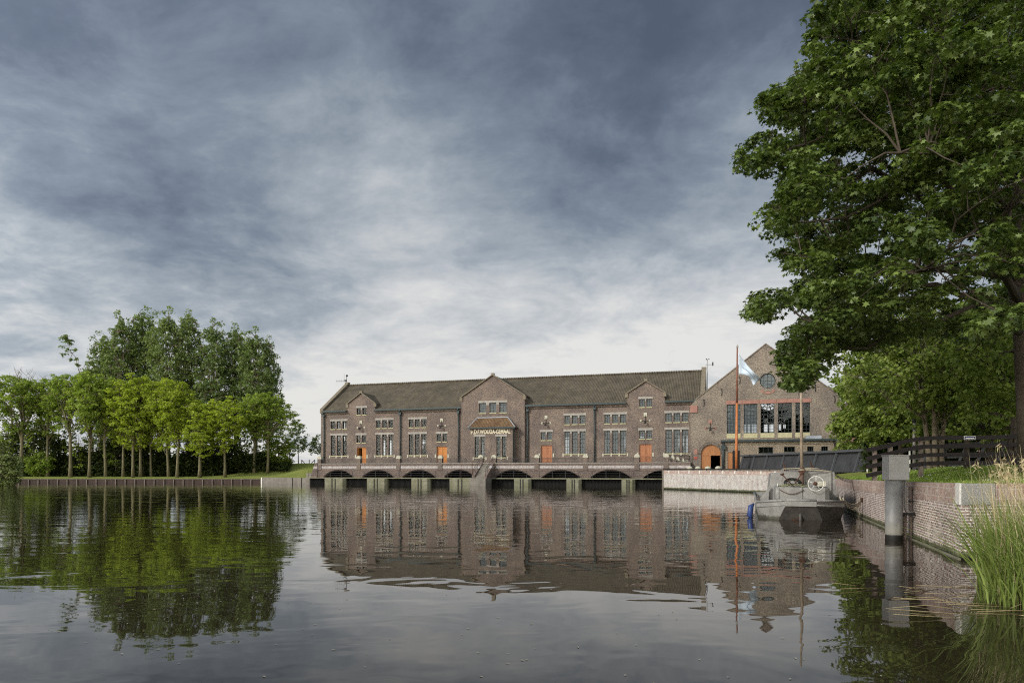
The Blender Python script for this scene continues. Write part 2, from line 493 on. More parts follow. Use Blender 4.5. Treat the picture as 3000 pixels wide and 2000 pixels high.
M['steel'] = steel_hull()
M['steel_dark'] = plain('dark steel with bow shade', (.055, .049, .045), .7, .5, 3, c2=(.11, .10, .09))  # dark steel; on the bow it carries painted shade
M['steel_trim'] = plain('scuffed grey rubbing strake', (.23, .225, .215), .6, .25, 5)
M['box'] = plain('grey painted cabinet', (.27, .265, .26), .5, .1, 4)
M['pipe'] = None
M['pvc'] = plain('grey pipe', (.26, .24, .225), .5, .2, 4)
M['rope'] = plain('weathered rope', (.36, .32, .24), .9, .3, 20, bump=.005)
M['rope_dark'] = plain('dark hose rope', (.020, .022, .018), .7, .4, 8)
M['rope_green'] = plain('mossy rope', (.19, .19, .11), .9, .4, 15)
M['white'] = plain('white paint', (.72, .70, .64), .5, .15, 6)
M['rust'] = plain('rusty iron', (.075, .035, .022), .85, .5, 8)
M['blue'] = plain('blue fender vinyl', (.03, .055, .17), .4, .3, 4)
M['mast'] = plain('varnished pole', (.34, .10, .035), .45, .25, 3, c2=(.46, .17, .05))
M['mastwood'] = plain('bare wooden mast', (.30, .24, .18), .7, .25, 4)
M['mastlow'] = plain('dark worn mast wood', (.10, .06, .045), .7, .4, 6)
M['flag'] = plain('pale blue flag cloth', (.47, .54, .62), .8, .08, 2)
M['sign'] = plain('blue sign enamel', (.03, .04, .14), .4, .1, 3)
M['signred'] = plain('red brown plaque', (.30, .06, .04), .5, .1, 3)
M['straw'] = leafmat('dry reed', (.36, .28, .15), (.62, .52, .33), .2)
M['reed'] = leafmat('green reed', (.085, .125, .025), (.23, .29, .07), .30)
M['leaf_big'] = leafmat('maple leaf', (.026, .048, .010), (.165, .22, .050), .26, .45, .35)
M['leaf_lime'] = leafmat('young lime leaf', (.22, .275, .03), (.46, .52, .075), .52, .6, .2)
M['leaf_green'] = leafmat('fresh green leaf', (.15, .215, .035), (.34, .41, .08), .48, .6, .2)
M['leaf_poplar'] = leafmat('poplar leaf', (.085, .13, .040), (.23, .285, .095), .40, .5, .3)
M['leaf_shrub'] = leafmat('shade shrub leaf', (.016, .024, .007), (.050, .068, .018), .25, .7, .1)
M['leaf_mid'] = leafmat('garden leaf', (.065, .105, .018), (.27, .33, .075), .42, .55, .25)
M['leaf_olive'] = leafmat('willow leaf', (.17, .21, .07), (.34, .39, .16), .35, .6, .2)
M['grassblade'] = leafmat('grass blade', (.12, .19, .035), (.26, .34, .075), .3, .7, .1)


def steelpipe():
    m, g, b, o = mat('galvanised post')
    co = objco(g); x, y, z = g.sep(co)
    n = g.noise(co, 3, 6, .65); n2 = g.noise(g.v('MULTIPLY', co, (6, 6, 1)), 2, 5, .6)
    c = g.mix(g.mr(n, .35, .65, 0, 1), (.125, .125, .122), (.20, .195, .19))
    c = g.mix(g.mr(n2, .55, .72, 0, .6), c, (.30, .30, .28))
    c = g.mix(g.mr(g.m('ADD', z, g.m('MULTIPLY', n, .2)), .40, .66, .45, 0, True), c, (.27, .25, .20))
    c = g.mix(g.mr(z, .14, .2, 1, 0, True), c, (.012, .011, .010))
    g.put(b.inputs['Base Color'], c); b.inputs['Roughness'].default_value = .5
    return m


M['pipe'] = steelpipe()


def ground_mat(name, c1, c2, c3, sc_=1.0):
    m, g, b, o = mat(name)
    co = objco(g)
    n = g.noise(co, .25 * sc_, 5, .6); n2 = g.noise(co, 3.5 * sc_, 5, .7); n3 = g.noise(co, 22 * sc_, 3, .7)
    c = g.mix(g.mr(n, .35, .65, 0, 1), c1, c2)
    c = g.mix(g.mr(n2, .45, .7, 0, .6), c, c3)
    s = g.mr(n3, .3, .7, .6, 1.4)
    c = g.mix(1, c, g.comb(s, s, s), 'MULTIPLY')
    g.put(b.inputs['Base Color'], c); b.inputs['Roughness'].default_value = .95; b.inputs['Specular IOR Level'].default_value = .1
    bumped(g, b, g.m('ADD', n2, n3), .08)
    return m


M['grass'] = ground_mat('mown grass', (.185, .215, .050), (.26, .28, .075), (.15, .19, .04))
M['soil'] = ground_mat('dark green soil', (.10, .14, .03), (.14, .18, .04), (.05, .055, .02))  # darker than the mown grass
M['paving'] = ground_mat('gravel yard', (.20, .17, .14), (.26, .23, .19), (.16, .14, .11))


def water_mat():
    m, g, b, o = mat('still pond water')
    geo = g.new('ShaderNodeNewGeometry').outputs['Position']
    x, y, z = g.sep(geo)
    b.inputs['Base Color'].default_value = (.020, .015, .009, 1)
    b.inputs['Specular Tint'].default_value = (1, .96, .90, 1)
    b.inputs['Roughness'].default_value = .012
    b.inputs['IOR'].default_value = 1.44
    b.inputs['Specular IOR Level'].default_value = .5
    patch = g.noise(g.v('MULTIPLY', geo, (1, .55, 1)), .085, 3, .5)
    patch = g.mr(patch, .38, .64, .25, 1.0, True)
    far = g.mr(y, 12, 34, .10, 1.0, True)
    near = g.mr(y, 7, 26, .55, 1.0, True)
    p1 = g.v('MULTIPLY', geo, (.75, 1.25, 1))
    a = g.noise(p1, .55, 2, .5, .6)          # slow swell
    c = g.noise(p1, 2.1, 2, .5, .4)          # hand-sized ripples
    d = g.noise(p1, 7.0, 2, .5)              # fine ripples
    h = g.m('MULTIPLY', g.m('MULTIPLY', a, .020), near)
    h = g.m('ADD', h, g.m('MULTIPLY', g.m('MULTIPLY', c, .0055), g.m('MULTIPLY', far, patch)))
    h = g.m('ADD', h, g.m('MULTIPLY', g.m('MULTIPLY', d, .0015), g.m('MULTIPLY', far, patch)))
    n = g.new('ShaderNodeBump'); g.put(n.inputs['Height'], h); n.inputs['Distance'].default_value = 1.0
    g.put(b.inputs['Normal'], n.outputs[0])
    return m


M['water'] = water_mat()

# ---------------------------------------------------------------- foliage
MAPLE = np.array([(0, -.45), (.12, -.12), (.48, -.22), (.34, .04), (.52, .28), (.20, .22), (0, .56), (-.20, .22), (-.52, .28), (-.34, .04), (-.48, -.22), (-.12, -.12)])
KITE = np.array([(0, -.5), (.36, -.02), (0, .5), (-.36, .02)])
SPRAY = np.array([(0, -.5), (.42, -.20), (.20, .02), (.46, .30), (0, .5), (-.40, .22), (-.16, 0), (-.44, -.28)])


def leaf_object(name, C, N, size, tmpl, material, parent, rng, tint=None, fold=.18):
    n = len(C)
    N = N / (np.linalg.norm(N, axis=1, keepdims=True) + 1e-9)
    r = rng.normal(size=(n, 3)); A = np.cross(N, r); A /= (np.linalg.norm(A, axis=1, keepdims=True) + 1e-9)
    B = np.cross(N, A)
    s = size * rng.uniform(.50, 1.3, n)
    k = len(tmpl)
    V = (C[:, None, :] + s[:, None, None] * (tmpl[None, :, 0, None] * A[:, None, :] + tmpl[None, :, 1, None] * B[:, None, :]
         - fold * np.abs(tmpl[None, :, 0, None]) * N[:, None, :] - fold * .8 * (tmpl[None, :, 1, None] ** 2) * N[:, None, :]))
    V = V.reshape(-1, 3).astype(np.float32)
    me = bpy.data.meshes.new(name)
    me.vertices.add(n * k); me.vertices.foreach_set('co', V.ravel())
    me.loops.add(n * k); me.loops.foreach_set('vertex_index', np.arange(n * k, dtype=np.int32))
    me.polygons.add(n)
    me.polygons.foreach_set('loop_start', np.arange(0, n * k, k, dtype=np.int32))
    me.polygons.foreach_set('loop_total', np.full(n, k, dtype=np.int32))
    me.update(calc_edges=True)
    at = me.attributes.new('tint', 'FLOAT', 'FACE')
    if tint is None: tint = rng.uniform(0, 1, n)
    at.data.foreach_set('value', np.clip(tint, 0, 1).astype(np.float32))
    me.materials.append(material)
    o = bpy.data.objects.new(name, me); col.objects.link(o)
    if parent: o.parent = parent
    return o


def clump_leaves(centres, radii, per, rng, flat=.55, up=.9):
    """leaves scattered through drooping pads"""
    n = len(centres)
    idx = np.repeat(np.arange(n), per)
    d = rng.normal(size=(len(idx), 3)); d /= np.linalg.norm(d, axis=1, keepdims=True)
    rr = rng.uniform(0, 1, len(idx)) ** .45
    off = d * rr[:, None] * radii[idx][:, None]
    off[:, 2] *= flat
    off[:, 2] -= .25 * radii[idx] * rr ** 2
    C = centres[idx] + off
    N = d * .75 + np.array([0, 0, up]) + rng.normal(size=d.shape) * .5
    tc = rng.uniform(0, 1, n)
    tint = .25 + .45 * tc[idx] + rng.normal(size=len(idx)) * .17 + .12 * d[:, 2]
    return C, N, tint


def skeleton(mb, trunk, trad, limbs, centres, rng, n=6, twig=.02, wig=.12, nsec=0, reach=99):
    """trunk polyline, limbs = list of (t on trunk, tip, base radius); each clump gets a twig from the nearest limb"""
    mb.tube(trunk, trad, max(n, 8))
    nodes = []; tr = [Vector(p) for p in trunk]
    for i in range(len(tr) - 1):
        for t in (0, .5): nodes.append(tr[i].lerp(tr[i + 1], t))
    nodes = nodes[len(nodes) // 2:]
    for (t, tip, r) in limbs:
        f = t * (len(tr) - 1); i = min(int(f), len(tr) - 2)
        a = tr[i].lerp(tr[i + 1], f - i); b = Vector(tip); L = (b - a).length
        pts = []
        for k in range(7):
            q = a.lerp(b, k / 6); u = k / 6
            q.z += L * .16 * math.sin(u * PI) * (1 if b.z > a.z else .6)
            if 0 < k: q += Vector(rng.normal(size=3) * L * wig * .25)
            pts.append(q)
        mb.tube(pts, [r * (1 - .85 * k / 6) for k in range(7)], n)
        for k in range(1, 7): nodes += [pts[k], pts[k - 1].lerp(pts[k], .5)]
    if nsec and len(centres):
        NA = np.array([tuple(p) for p in nodes])
        for c in centres[rng.choice(len(centres), min(nsec, len(centres)), replace=False)]:
            i = int(np.argmin(((NA - c) ** 2).sum(1) + np.maximum(0, NA[:, 2] - c[2]) * .6))
            a = Vector(NA[i]); b = Vector(c) * .9 + a * .1; L = (b - a).length; pts = []
            if L > reach * 2.2: continue
            for k in range(5):
                q = a.lerp(b, k / 4); q.z += L * .12 * math.sin(k / 4 * PI)
                if k: q += Vector(rng.normal(size=3) * L * .035)
                pts.append(q)
            mb.tube(pts, [twig * (3.2 - .6 * k) for k in range(5)], 4, cap=False)
            for k in range(1, 5): nodes += [pts[k], pts[k - 1].lerp(pts[k], .5)]
    NA = np.array([tuple(p) for p in nodes])
    for c in centres:
        i = int(np.argmin(((NA - c) ** 2).sum(1) + np.maximum(0, NA[:, 2] - c[2]) * .6))
        a = Vector(NA[i]); b = Vector(c)
        if (b - a).length > reach: continue
        m_ = a.lerp(b, .5) + Vector(rng.normal(size=3)) * (b - a).length * .10
        m_.z += (b - a).length * .08
        mb.tube([a, m_, b], [twig * 1.5, twig, twig * .4], 3, cap=False)


def lobes_points(lobes, n, rng, shell=.5, cut=None):
    vol = np.array([l[3] * l[4] * l[5] for l in lobes]); vol = vol / vol.sum()
    pts = []
    while len(pts) < n:
        l = lobes[rng.choice(len(lobes), p=vol)]
        d = rng.normal(size=3); d /= np.linalg.norm(d)
        r = rng.uniform(shell ** 3, 1) ** (1 / 3)
        p = np.array(l[:3]) + d * r * np.array(l[3:])
        if cut and not cut(p): continue
        pts.append(p)
    return np.array(pts)


def make_tree(name, h, tr, lobes, nclump, crad, per, lsize, leafm, barkm, seed, nlimb=12, tmpl=SPRAY, lean=(0, 0), shell=.45,
              label=None, cat='tree', group=None, twig=.03, first=.4, flat=.6, trunk_top=.86, forks=1, up=.9):
    rng = np.random.default_rng(seed)
    t = empty(name, label=label, cat=cat, group=group)
    cen = lobes_points(lobes, nclump, rng, shell)
    rad = rng.uniform(.65, 1.25, nclump) * crad
    C, N, tint = clump_leaves(cen, rad, per, rng, flat, up)
    leaf_object('crown', C, N, lsize, tmpl, leafm, t, rng, tint)
    mb = MB()
    for fk in range(forks):
        ph = fk * 2.4 + seed
        sx = (0 if forks == 1 else math.cos(ph) * h * .13); sy = (0 if forks == 1 else math.sin(ph) * h * .06)
        trunk = [(lean[0] * u * h + sx * u + math.sin(u * 5 + seed + fk) * .012 * h * u + (fk - (forks - 1) / 2) * tr * 1.4,
                  lean[1] * u * h + sy * u + math.cos(u * 4 + seed + fk) * .010 * h * u, u * h * trunk_top) for u in np.linspace(0, 1, 9)]
        trad = [tr * (1.25 if i == 0 else 1) * (1 - .86 * i / 8) for i in range(9)]
        limbs = []
        sel = cen[rng.choice(len(cen), min(nlimb, len(cen)), replace=False)]
        for p in sel:
            u = np.clip(first + (p[2] / h - first) * .55 - .06, first * .8, .92)
            limbs.append((float(np.clip(u / trunk_top, .05, .98)), tuple(p), tr * .42 * (1.15 - u)))
        skeleton(mb, trunk, trad, limbs, cen if fk == 0 else cen[:0], rng, 5, twig, nsec=len(cen) // 6)
    mb.build('trunk', barkm, t)
    return t

# ================================================================ SETTING
# water
mb = MB()
mb.add([(-260, -80, 0), (140, -80, 0), (140, 130, 0), (-260, 130, 0)], [(0, 1, 2, 3)])
mb.build('water', M['water'], kind='structure')

# building frame: facade runs along local x, origin where the photo's middle column meets it
BA = R(-17.0)
OY = 105.0
cu_, su_ = math.cos(-BA), math.sin(-BA)


def S(px, off=0.0):
    t = (px - 1500) / F
    return (t * (OY - cu_ * off) + su_ * off) / (cu_ + su_ * t)


def Zf(px, py, off=0.0):
    s = S(px, off)
    Y = OY - su_ * s - cu_ * off
    return CZ + (HZ - py) / F * Y


def loc2w(x, y, z=0):   # local building coordinates to world
    return Vector((x * cu_ + y * su_, OY - x * su_ + y * cu_, z))


def w2loc(X, Y):
    dx, dy = X, Y - OY
    return (dx * cu_ - dy * su_, dx * su_ + dy * cu_)


DECK = 3.2
# quay geometry
RQ0 = Vector((10.65, 16.2, 0)); RQ1 = Vector((26.3, 60.6, 0))       # right-hand quay, near corner to inner corner
WQ0 = Vector((17.6, 79.2, 0))                                        # outer corner of the pale wing wall


def sm(a, b, x):
    t = np.clip((x - a) / (b - a), 0, 1); return t * t * (3 - 2 * t)


# ground behind the pond: one sheet to the horizon, with the dike rising to the left of the building
def gh(X, Y):
    hh = .74 + .30 * sm(119.9, 123.0, Y) + 2.6 * sm(-60, -42, X) * sm(121, 136, Y)
    return hh


xs = np.concatenate([[-3500, -1200, -500, -260, -200], np.arange(-160, -20, 2.0), [-10, 0, 20, 50, 100, 200, 500, 1500, 3500]])
ys = np.concatenate([[120.0], np.arange(121, 145, 1.5), [150, 160, 180, 220, 300, 600, 1500, 6000]])
vs = []; rngg = np.random.default_rng(3)
for Y in ys:
    for X in xs:
        vs.append((X, Y, float(gh(X, Y)) + (rngg.uniform(-.05, .05) if 121 < Y < 160 else 0)))
nx = len(xs)
fs = [(j * nx + i, j * nx + i + 1, (j + 1) * nx + i + 1, (j + 1) * nx + i) for j in range(len(ys) - 1) for i in range(nx - 1)]
MB().add(vs, fs, True).build('ground', M['grass'], kind='structure')
# bank edge face below the sheet
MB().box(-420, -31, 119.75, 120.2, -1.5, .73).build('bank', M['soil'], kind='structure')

# yard between building and the wing wall (land on the right)
a = loc2w(S(1951, 4.0), -4.0); 
yard = [(WQ0.x + .5, WQ0.y + .3), (RQ1.x + .4, RQ1.y + 1.2), (30.5, 62), (33, 92), (50, 86), (75, 120), (20, 122), tuple(loc2w(23.6, 1)[:2]), tuple(loc2w(23.0, -5.0)[:2])]
MB().slab(yard, -1, 2.55 - .33).build('yard', M['paving'], kind='structure')

# right lawn: rises from the quay to the fence and flattens behind
def lawn_h(d, t):
    """d = metres right of the quay edge, t = distance along"""
    return None


rq = (RQ1 - RQ0); RL = rq.length; rqd = rq / RL; rqn = Vector((rqd.y, -rqd.x, 0))   # rqn points right, onto the land


def quay_top(t):  # t metres from the near corner
    return float(np.interp(t, [0, 18.5, 47], [1.80, 1.66, 1.58]))


def lawnz(X, Y):
    q = Vector((X, Y, 0)) - RQ0
    t = q.dot(rqd); d = q.dot(rqn)
    e = quay_top(np.clip(t, 0, 47)) - .02
    top = float(np.interp(X, [13, 16, 18.5, 30], [1.90, 2.12, 2.25, 2.25]))
    top = max(top, e)
    if Y > 34: top = min(top, 2.1)
    return e + (top - e) * float(sm(.3, 4.5, d))


vs = []; fs = []; ts = np.concatenate([np.arange(0, 47, 1.0), [47.1]]); ds = np.array([.36, .8, 1.4, 2, 2.7, 3.5, 4.5, 5.5, 7, 9, 12, 16, 22, 40, 90, 400])
for t in ts:
    for d in ds:
        p = RQ0 + rqd * t + rqn * d
        if t == 0:
            p.y = RQ0.y + .36 - (0 if d < 30 else 0); p.x = (RQ0 + rqn * d).x
        if t > 0: p.y = max(p.y, RQ0.y + .36 + .02 * t)
        vs.append((p.x, p.y, lawnz(p.x, p.y)))
nd = len(ds)
fs = [(j * nd + i, j * nd + i + 1, (j + 1) * nd + i + 1, (j + 1) * nd + i) for j in range(len(ts) - 1) for i in range(nd - 1)]
# land further back on the right
MB().add(vs, fs, True).build('lawn', M['grass'], kind='structure')
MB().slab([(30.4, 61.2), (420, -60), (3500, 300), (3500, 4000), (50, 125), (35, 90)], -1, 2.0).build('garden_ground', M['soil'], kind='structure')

# ================================================================ PUMPING STATION (main hall)
ps = empty('pumping_station', (0, OY, 0), BA, label='long brown brick pumping station with mossy tiled roof and three stepped gables above the water', cat='building')
XL, XR = -33.6, 28.5
DEP = 16.2
EAVE, RIDGE = 12.2, 17.35
RB = 8.1


def win(px0, px1, z0, z1, off=0.0):
    return (S(px0, off), S(px1, off), z0, z1)


groups = []   # (off, list of lights [x0,x1,z0,z1], kind, side)


def row(px, z0, z1, kind, side, off=0.0):
    groups.append((off, [win(a, b, z0, z1, off) for a, b in px], kind, side))


SM, TL, PR = (9.08, 10.40), (4.62, 8.02), (6.75, 8.0)
row([(969.5, 982.5), (987.5, 999), (1004, 1016.5)], *SM, 'small', 'l')
row([(969.5, 982.5), (987.5, 999), (1004, 1016.5)], *TL, 'tall', 'l')
row([(1045, 1057), (1062, 1073.5)], 11.36, 12.48, 'small', 'l')
row([(1044.5, 1056), (1061, 1072)], *PR, 'small', 'l')
row([(1102, 1115), (1120, 1133.5), (1138.5, 1151.5)], *SM, 'small', 'l')
row([(1102, 1115), (1120, 1133.5), (1138.5, 1151.5)], *TL, 'tall', 'l')
row([(1198, 1211.5), (1216, 1229.5), (1234.5, 1249)], *SM, 'small', 'l')
row([(1198, 1211.5), (1216, 1229.5), (1234.5, 1249)], *TL, 'tall', 'l')
row([(1279.5, 1292.5), (1297, 1309.5)], *PR, 'small', 'l')
row([(1584.5, 1598), (1603.5, 1617)], *PR, 'small', 'r')
for z_, k_ in ((SM, 'small'), (TL, 'tall')):
    row([(1654, 1669.5), (1676, 1692), (1698.5, 1714.5)], *z_, k_, 'r')
    row([(1771, 1787), (1794, 1811), (1817, 1834)], *z_, k_, 'r')
    row([(1949.5, 1968), (1974, 1992), (1998.5, 2016.5)], *z_, k_, 'r')
row([(1873, 1889), (1894, 1909.5)], 11.36, 12.55, 'small', 'r')
row([(1873, 1889), (1894, 1909.5)], *PR, 'small', 'r')
COFF = .55      # central bay stands forward
POFF = 1.5      # porch block
row([(1403.5, 1424), (1434, 1454), (1463, 1484)], 11.05, 12.62, 'mid', 'r', COFF)
row([(1391, 1404), (1408, 1420)], 4.15, 7.35, 'tall', 'c', POFF)
row([(1454.5, 1466), (1471, 1483)], 4.15, 7.35, 'tall', 'c', POFF)
doors = [(1045.5, 1072.5, 6.0, 'door_orange', 0), (1279.8, 1309.3, 6.0, 'door_orange', 1), (1584.5, 1617.5, 6.0, 'door_brown', 1), (1872.5, 1908.7, 6.0, 'door_brown', 1)]

# front wall outline with its two small gables
gb = [(S(1018), S(1099), S(1058.5), 13.15, 14.85), (S(1835.5), S(1947.5), S(1892), 13.35, 15.0)]
holes = []
for off, L, k, s_ in groups:
    if off == 0:
        for (x0, x1, z0, z1) in L: holes.append(rect(x0, x1, z0, z1))
for d in doors: holes.append(rect(S(d[0]), S(d[1]), DECK, d[2]))
CX0, CX1, CXA = S(1351.5, COFF), S(1537, COFF), S(1443.5, COFF)
outer = [(XL, DECK - .2), (CX0 + .3, DECK - .2), (CX0 + .3, EAVE)]
outer += [(gb[0][1], EAVE), (gb[0][1], gb[0][3]), (gb[0][2], gb[0][4]), (gb[0][0], gb[0][3]), (gb[0][0], EAVE), (XL, EAVE)]
panel(outer, [h for h in holes if h[0][0] < 0], 0, .5).build('wall', M['brick'], ps)
outer = [(CX1 - .3, DECK - .2), (XR, DECK - .2), (XR, EAVE), (gb[1][1], EAVE), (gb[1][1], gb[1][3]), (gb[1][2], gb[1][4]), (gb[1][0], gb[1][3]), (gb[1][0], EAVE), (CX1 - .3, EAVE)]
panel(outer, [h for h in holes if h[0][0] > 0], 0, .5).build('wall', M['brick'], ps)
# central bay
CSH, CAP = 13.55, 16.75
outer = [(CX0, DECK - .2), (CX1, DECK - .2), (CX1, CSH), (CXA, CAP), (CX0, CSH)]
hol = [rect(*w) for off, L, k, s_ in groups if off == COFF for w in L]
mb = panel(outer, hol + [rect(S(1385, COFF), S(1500, COFF), DECK + .2, 8.3)], -COFF, -COFF + .45)
mb.box(CX0 + .01, CX0 + .4, -COFF + .45, .02, DECK - .2, EAVE + .5).box(CX1 - .4, CX1 - .01, -COFF + .45, .02, DECK - .2, EAVE + .5)
mb.build('wall', M['brick'], ps)
# porch block carrying the name
PX0, PX1 = S(1376.5, POFF), S(1505, POFF)
hol = [rect(*w) for off, L, k, s_ in groups if off == POFF for w in L]
mb = panel(rect(PX0, PX1, DECK - .2, 8.75), hol, -POFF, -POFF + .35)
mb.box(PX0 + .01, PX0 + .3, -POFF + .35, -COFF - .003, DECK - .2, 8.7).box(PX1 - .3, PX1 - .01, -POFF + .35, -COFF - .003, DECK - .2, 8.7)
mb.build('wall', M['brick'], ps)
# back wall with the windows one sees daylight through
BO = -DEP
bh = []
for (a, b, c, d) in [(1110, 1114, 1292, 1318), (1122, 1133, 1290, 1333), (1140, 1152, 1290, 1333),
                     (1236, 1249, 1289, 1300), (1236, 1243, 1304, 1322), (1654, 1668, 1281, 1330), (1772, 1775.5, 1280, 1326), (1830, 1833.5, 1280, 1310),
                     (1874, 1887, 1278, 1282), (1988, 1991.5, 1277, 1309), (2000, 2003.5, 1277, 1308), (2011, 2016, 1277, 1326), (1414, 1419, 1296, 1334)]:
    x0, x1 = S(a, BO), S(b, BO); z1, z0 = Zf(a, c, BO), Zf(a, d, BO)
    bh.append(rect(x0, x1, max(z0, 3.5), z1))
panel(rect(XL, XR, .5, EAVE), bh, DEP - .5, DEP).build('back_wall', M['brick'], ps)
# end walls with raised gable parapets
def end_y(px, xk):   # local y where the sight line through a photo column meets an end wall at local x = xk
    t = (px - 1500) / F
    return -(xk * (cu_ + su_ * t) - t * OY) / (su_ - t * cu_)


for x0, x1 in ((XL, XL + .5), (XR - .5, XR)):
    eh = []
    if x0 == XL:
        for (a, b, c, d) in ((987.5, 999, 1236, 1257), (1004, 1016, 1237, 1257), (988, 999, 1277, 1290), (1004, 1016, 1277, 1289), (1045.5, 1054, 1276, 1291), (1106, 1113, 1293, 1316)):
            ya, yb2 = end_y(a, XL + .4), end_y(b, XL + .4)
            if .8 < ya and yb2 < DEP - .8: eh.append(rect(ya, yb2, Zf(a, d, -ya), Zf(a, c, -ya)))
    mb = panel([(.5, .5), (DEP - .5, .5), (DEP - .5, EAVE + .15), (RB, RIDGE + .35), (.5, EAVE + .15)], eh, x0 + .003, x1 - .003)
    mb.v = [(q[1], q[0], q[2]) for q in mb.v]
    mb.build('end_wall', M['brick'], ps)
    mb = MB()
    mb.hexa((x0 + .25, -.15, EAVE + .18), (x0 + .25, RB, RIDGE + .42), .62, .22).hexa((x0 + .25, DEP + .1, EAVE + .18), (x0 + .25, RB, RIDGE + .42), .62, .22)
    mb.box(x0 - .10, x1 + .10, RB - .35, RB + .35, RIDGE + .2, RIDGE + .60)
    mb.box(x0 - .06, x1 + .06, -.25, .3, EAVE - .45, EAVE + .25)
    mb.build('parapet', M['coping_dark'], ps)
# floor and inside
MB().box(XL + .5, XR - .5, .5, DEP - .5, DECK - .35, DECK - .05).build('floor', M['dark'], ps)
for px in (975, 1045, 1180, 1225, 1300):
    x_ = S(px, -9); mb = MB(); mb.box(x_, x_ + 1.6, 7, 9.5, DECK, DECK + 2.6).tube([(x_ + .8, 6.4, DECK + 1.5), (x_ + .8, 10.2, DECK + 1.5)], 1.3, 14)
    mb.build('engine', M['dark'], ps)
# roof
mb = MB()
ov = -.35
sl = (RIDGE - EAVE) / RB
zo = EAVE + ov * sl
segs = [(XL + .5, gb[0][0], ov), (gb[0][0], gb[0][1], .6), (gb[0][1], CX0, ov), (CX0, CX1, .6), (CX1, gb[1][0], ov), (gb[1][0], gb[1][1], .6), (gb[1][1], XR - .5, ov)]
for (u0, u1, ys_) in segs:
    zs_ = EAVE + ys_ * sl
    mb.add([(u0, ys_, zs_), (u1, ys_, zs_), (u1, RB, RIDGE), (u0, RB, RIDGE), (u0, ys_, zs_ - .16), (u1, ys_, zs_ - .16)], [(0, 1, 2, 3), (0, 4, 5, 1)])
mb.add([(XL + .5, RB, RIDGE), (XR - .5, RB, RIDGE), (XR - .5, DEP - ov, zo), (XL + .5, DEP - ov, zo), (XL + .5, .6, EAVE + .6 * sl - .2), (XR - .5, .6, EAVE + .6 * sl - .2), (XR - .5, RB, RIDGE - .2), (XL + .5, RB, RIDGE - .2), (XR - .5, DEP - ov, zo - .2), (XL + .5, DEP - ov, zo - .2)],
       [(0, 1, 2, 3), (4, 5, 6, 7), (7, 6, 8, 9)])
roof = mb.build('roof', M['roof'], ps)
mb = MB(); random.seed(4)
xx = XL + .5
while xx < XR - .5:
    mb.tube([(xx, RB, RIDGE + .05), (xx + .36, RB, RIDGE + .08)], [.16, .19], 7); xx += .37
mb.build('ridge_tiles', M['roof'], roof)
# gable roofs running back into the main roof
def gable_roof(x0, x1, xa, zs, za, off, name='gable_roof'):
    y_s = (zs - EAVE) / sl; y_a = (za - EAVE) / sl
    mb = MB(); t = .14; e = .12
    yf = -off - e
    L0 = (x0 - .14, yf, zs - .08); A0 = (xa, yf, za + .05); R0 = (x1 + .14, yf, zs - .08)
    L1 = (x0 - .14, y_s + .35, zs - .08); A1 = (xa, y_a + .35, za + .05); R1 = (x1 + .14, y_s + .35, zs - .08)
    up = Vector((0, 0, t))
    vs = [L0, A0, R0, L1, A1, R1] + [tuple(Vector(q) + up) for q in (L0, A0, R0, L1, A1, R1)]
    mb.add(vs, [(0, 1, 4, 3), (1, 2, 5, 4), (6, 9, 10, 7), (7, 10, 11, 8), (0, 6, 7, 1), (1, 7, 8, 2), (0, 3, 9, 6), (2, 8, 11, 5)])
    r = mb.build(name, M['roof_y'], ps)
    mb = MB()
    for (p, q, xk) in ((L0, A0, x0), (R0, A0, x1)):
        a = Vector(p) + Vector((0, -.02, .10)); b = Vector(q) + Vector((0, -.02, .12)); mb.hexa(a, b, .20, .13)
        mb.box(xk - .22, xk + .22, -off - .16, -off + .3, zs - .55, zs + .08)
    mb.box(xa - .24, xa + .24, -off - .2, -off + .28, za + .02, za + .42)
    mb.build('gable_coping', M['coping_dark'], r)
    # side cheeks of the gable above the eaves
    for xk in (x0 + .02, x1 - .27):
        mb = MB(); mb.add([(xk, .5, EAVE - .1), (xk, y_s + .3, zs - .1), (xk, .5, zs - .1), (xk + .25, .5, EAVE - .1), (xk + .25, y_s + .3, zs - .1), (xk + .25, .5, zs - .1)], [(0, 1, 2), (5, 4, 3), (0, 3, 4, 1), (1, 4, 5, 2), (2, 5, 3, 0)])
        mb.build('gable_cheek', M['brick'], ps)


for q in gb: gable_roof(q[0], q[1], q[2], q[3], q[4], 0)
gable_roof(CX0, CX1, CXA, CSH, CAP, COFF)
# porch roof
mb = MB()
e0 = S(1372, POFF + .3); e1 = S(1509, POFF + .3); t0 = S(1399, COFF); t1 = S(1488, COFF)
zb, zt = 8.75, 10.3
mb.add([(e0, -POFF - .35, zb), (e1, -POFF - .35, zb), (t1, -COFF - .02, zt), (t0, -COFF - .02, zt), (e0, -COFF - .02, zb), (e1, -COFF - .02, zb)],
       [(0, 1, 2, 3), (0, 3, 4), (1, 5, 2), (0, 4, 5, 1), (3, 2, 5, 4)])
pr = mb.build('porch_roof', M['roof_porch'], ps)
mb = MB()
mb.hexa((e0, -POFF - .36, zb + .03), (t0, -COFF - .05, zt + .04), .12, .09).hexa((e1, -POFF - .36, zb + .03), (t1, -COFF - .05, zt + .04), .12, .09).box(t0, t1, -COFF - .12, -COFF - .003, zt - .02, zt + .10)
mb.build('flashing', M['leadlight'], pr)
MB().box(e0 - .05, e1 + .05, -POFF - .50, -POFF - .34, zb - .18, zb + .02).box(e0 - .05, e0 + .1, -POFF - .34, -COFF - .01, zb - .18, zb - .01).box(e1 - .1, e1 + .05, -POFF - .34, -COFF - .01, zb - .18, zb - .01).build('gutter', M['lead'], pr)
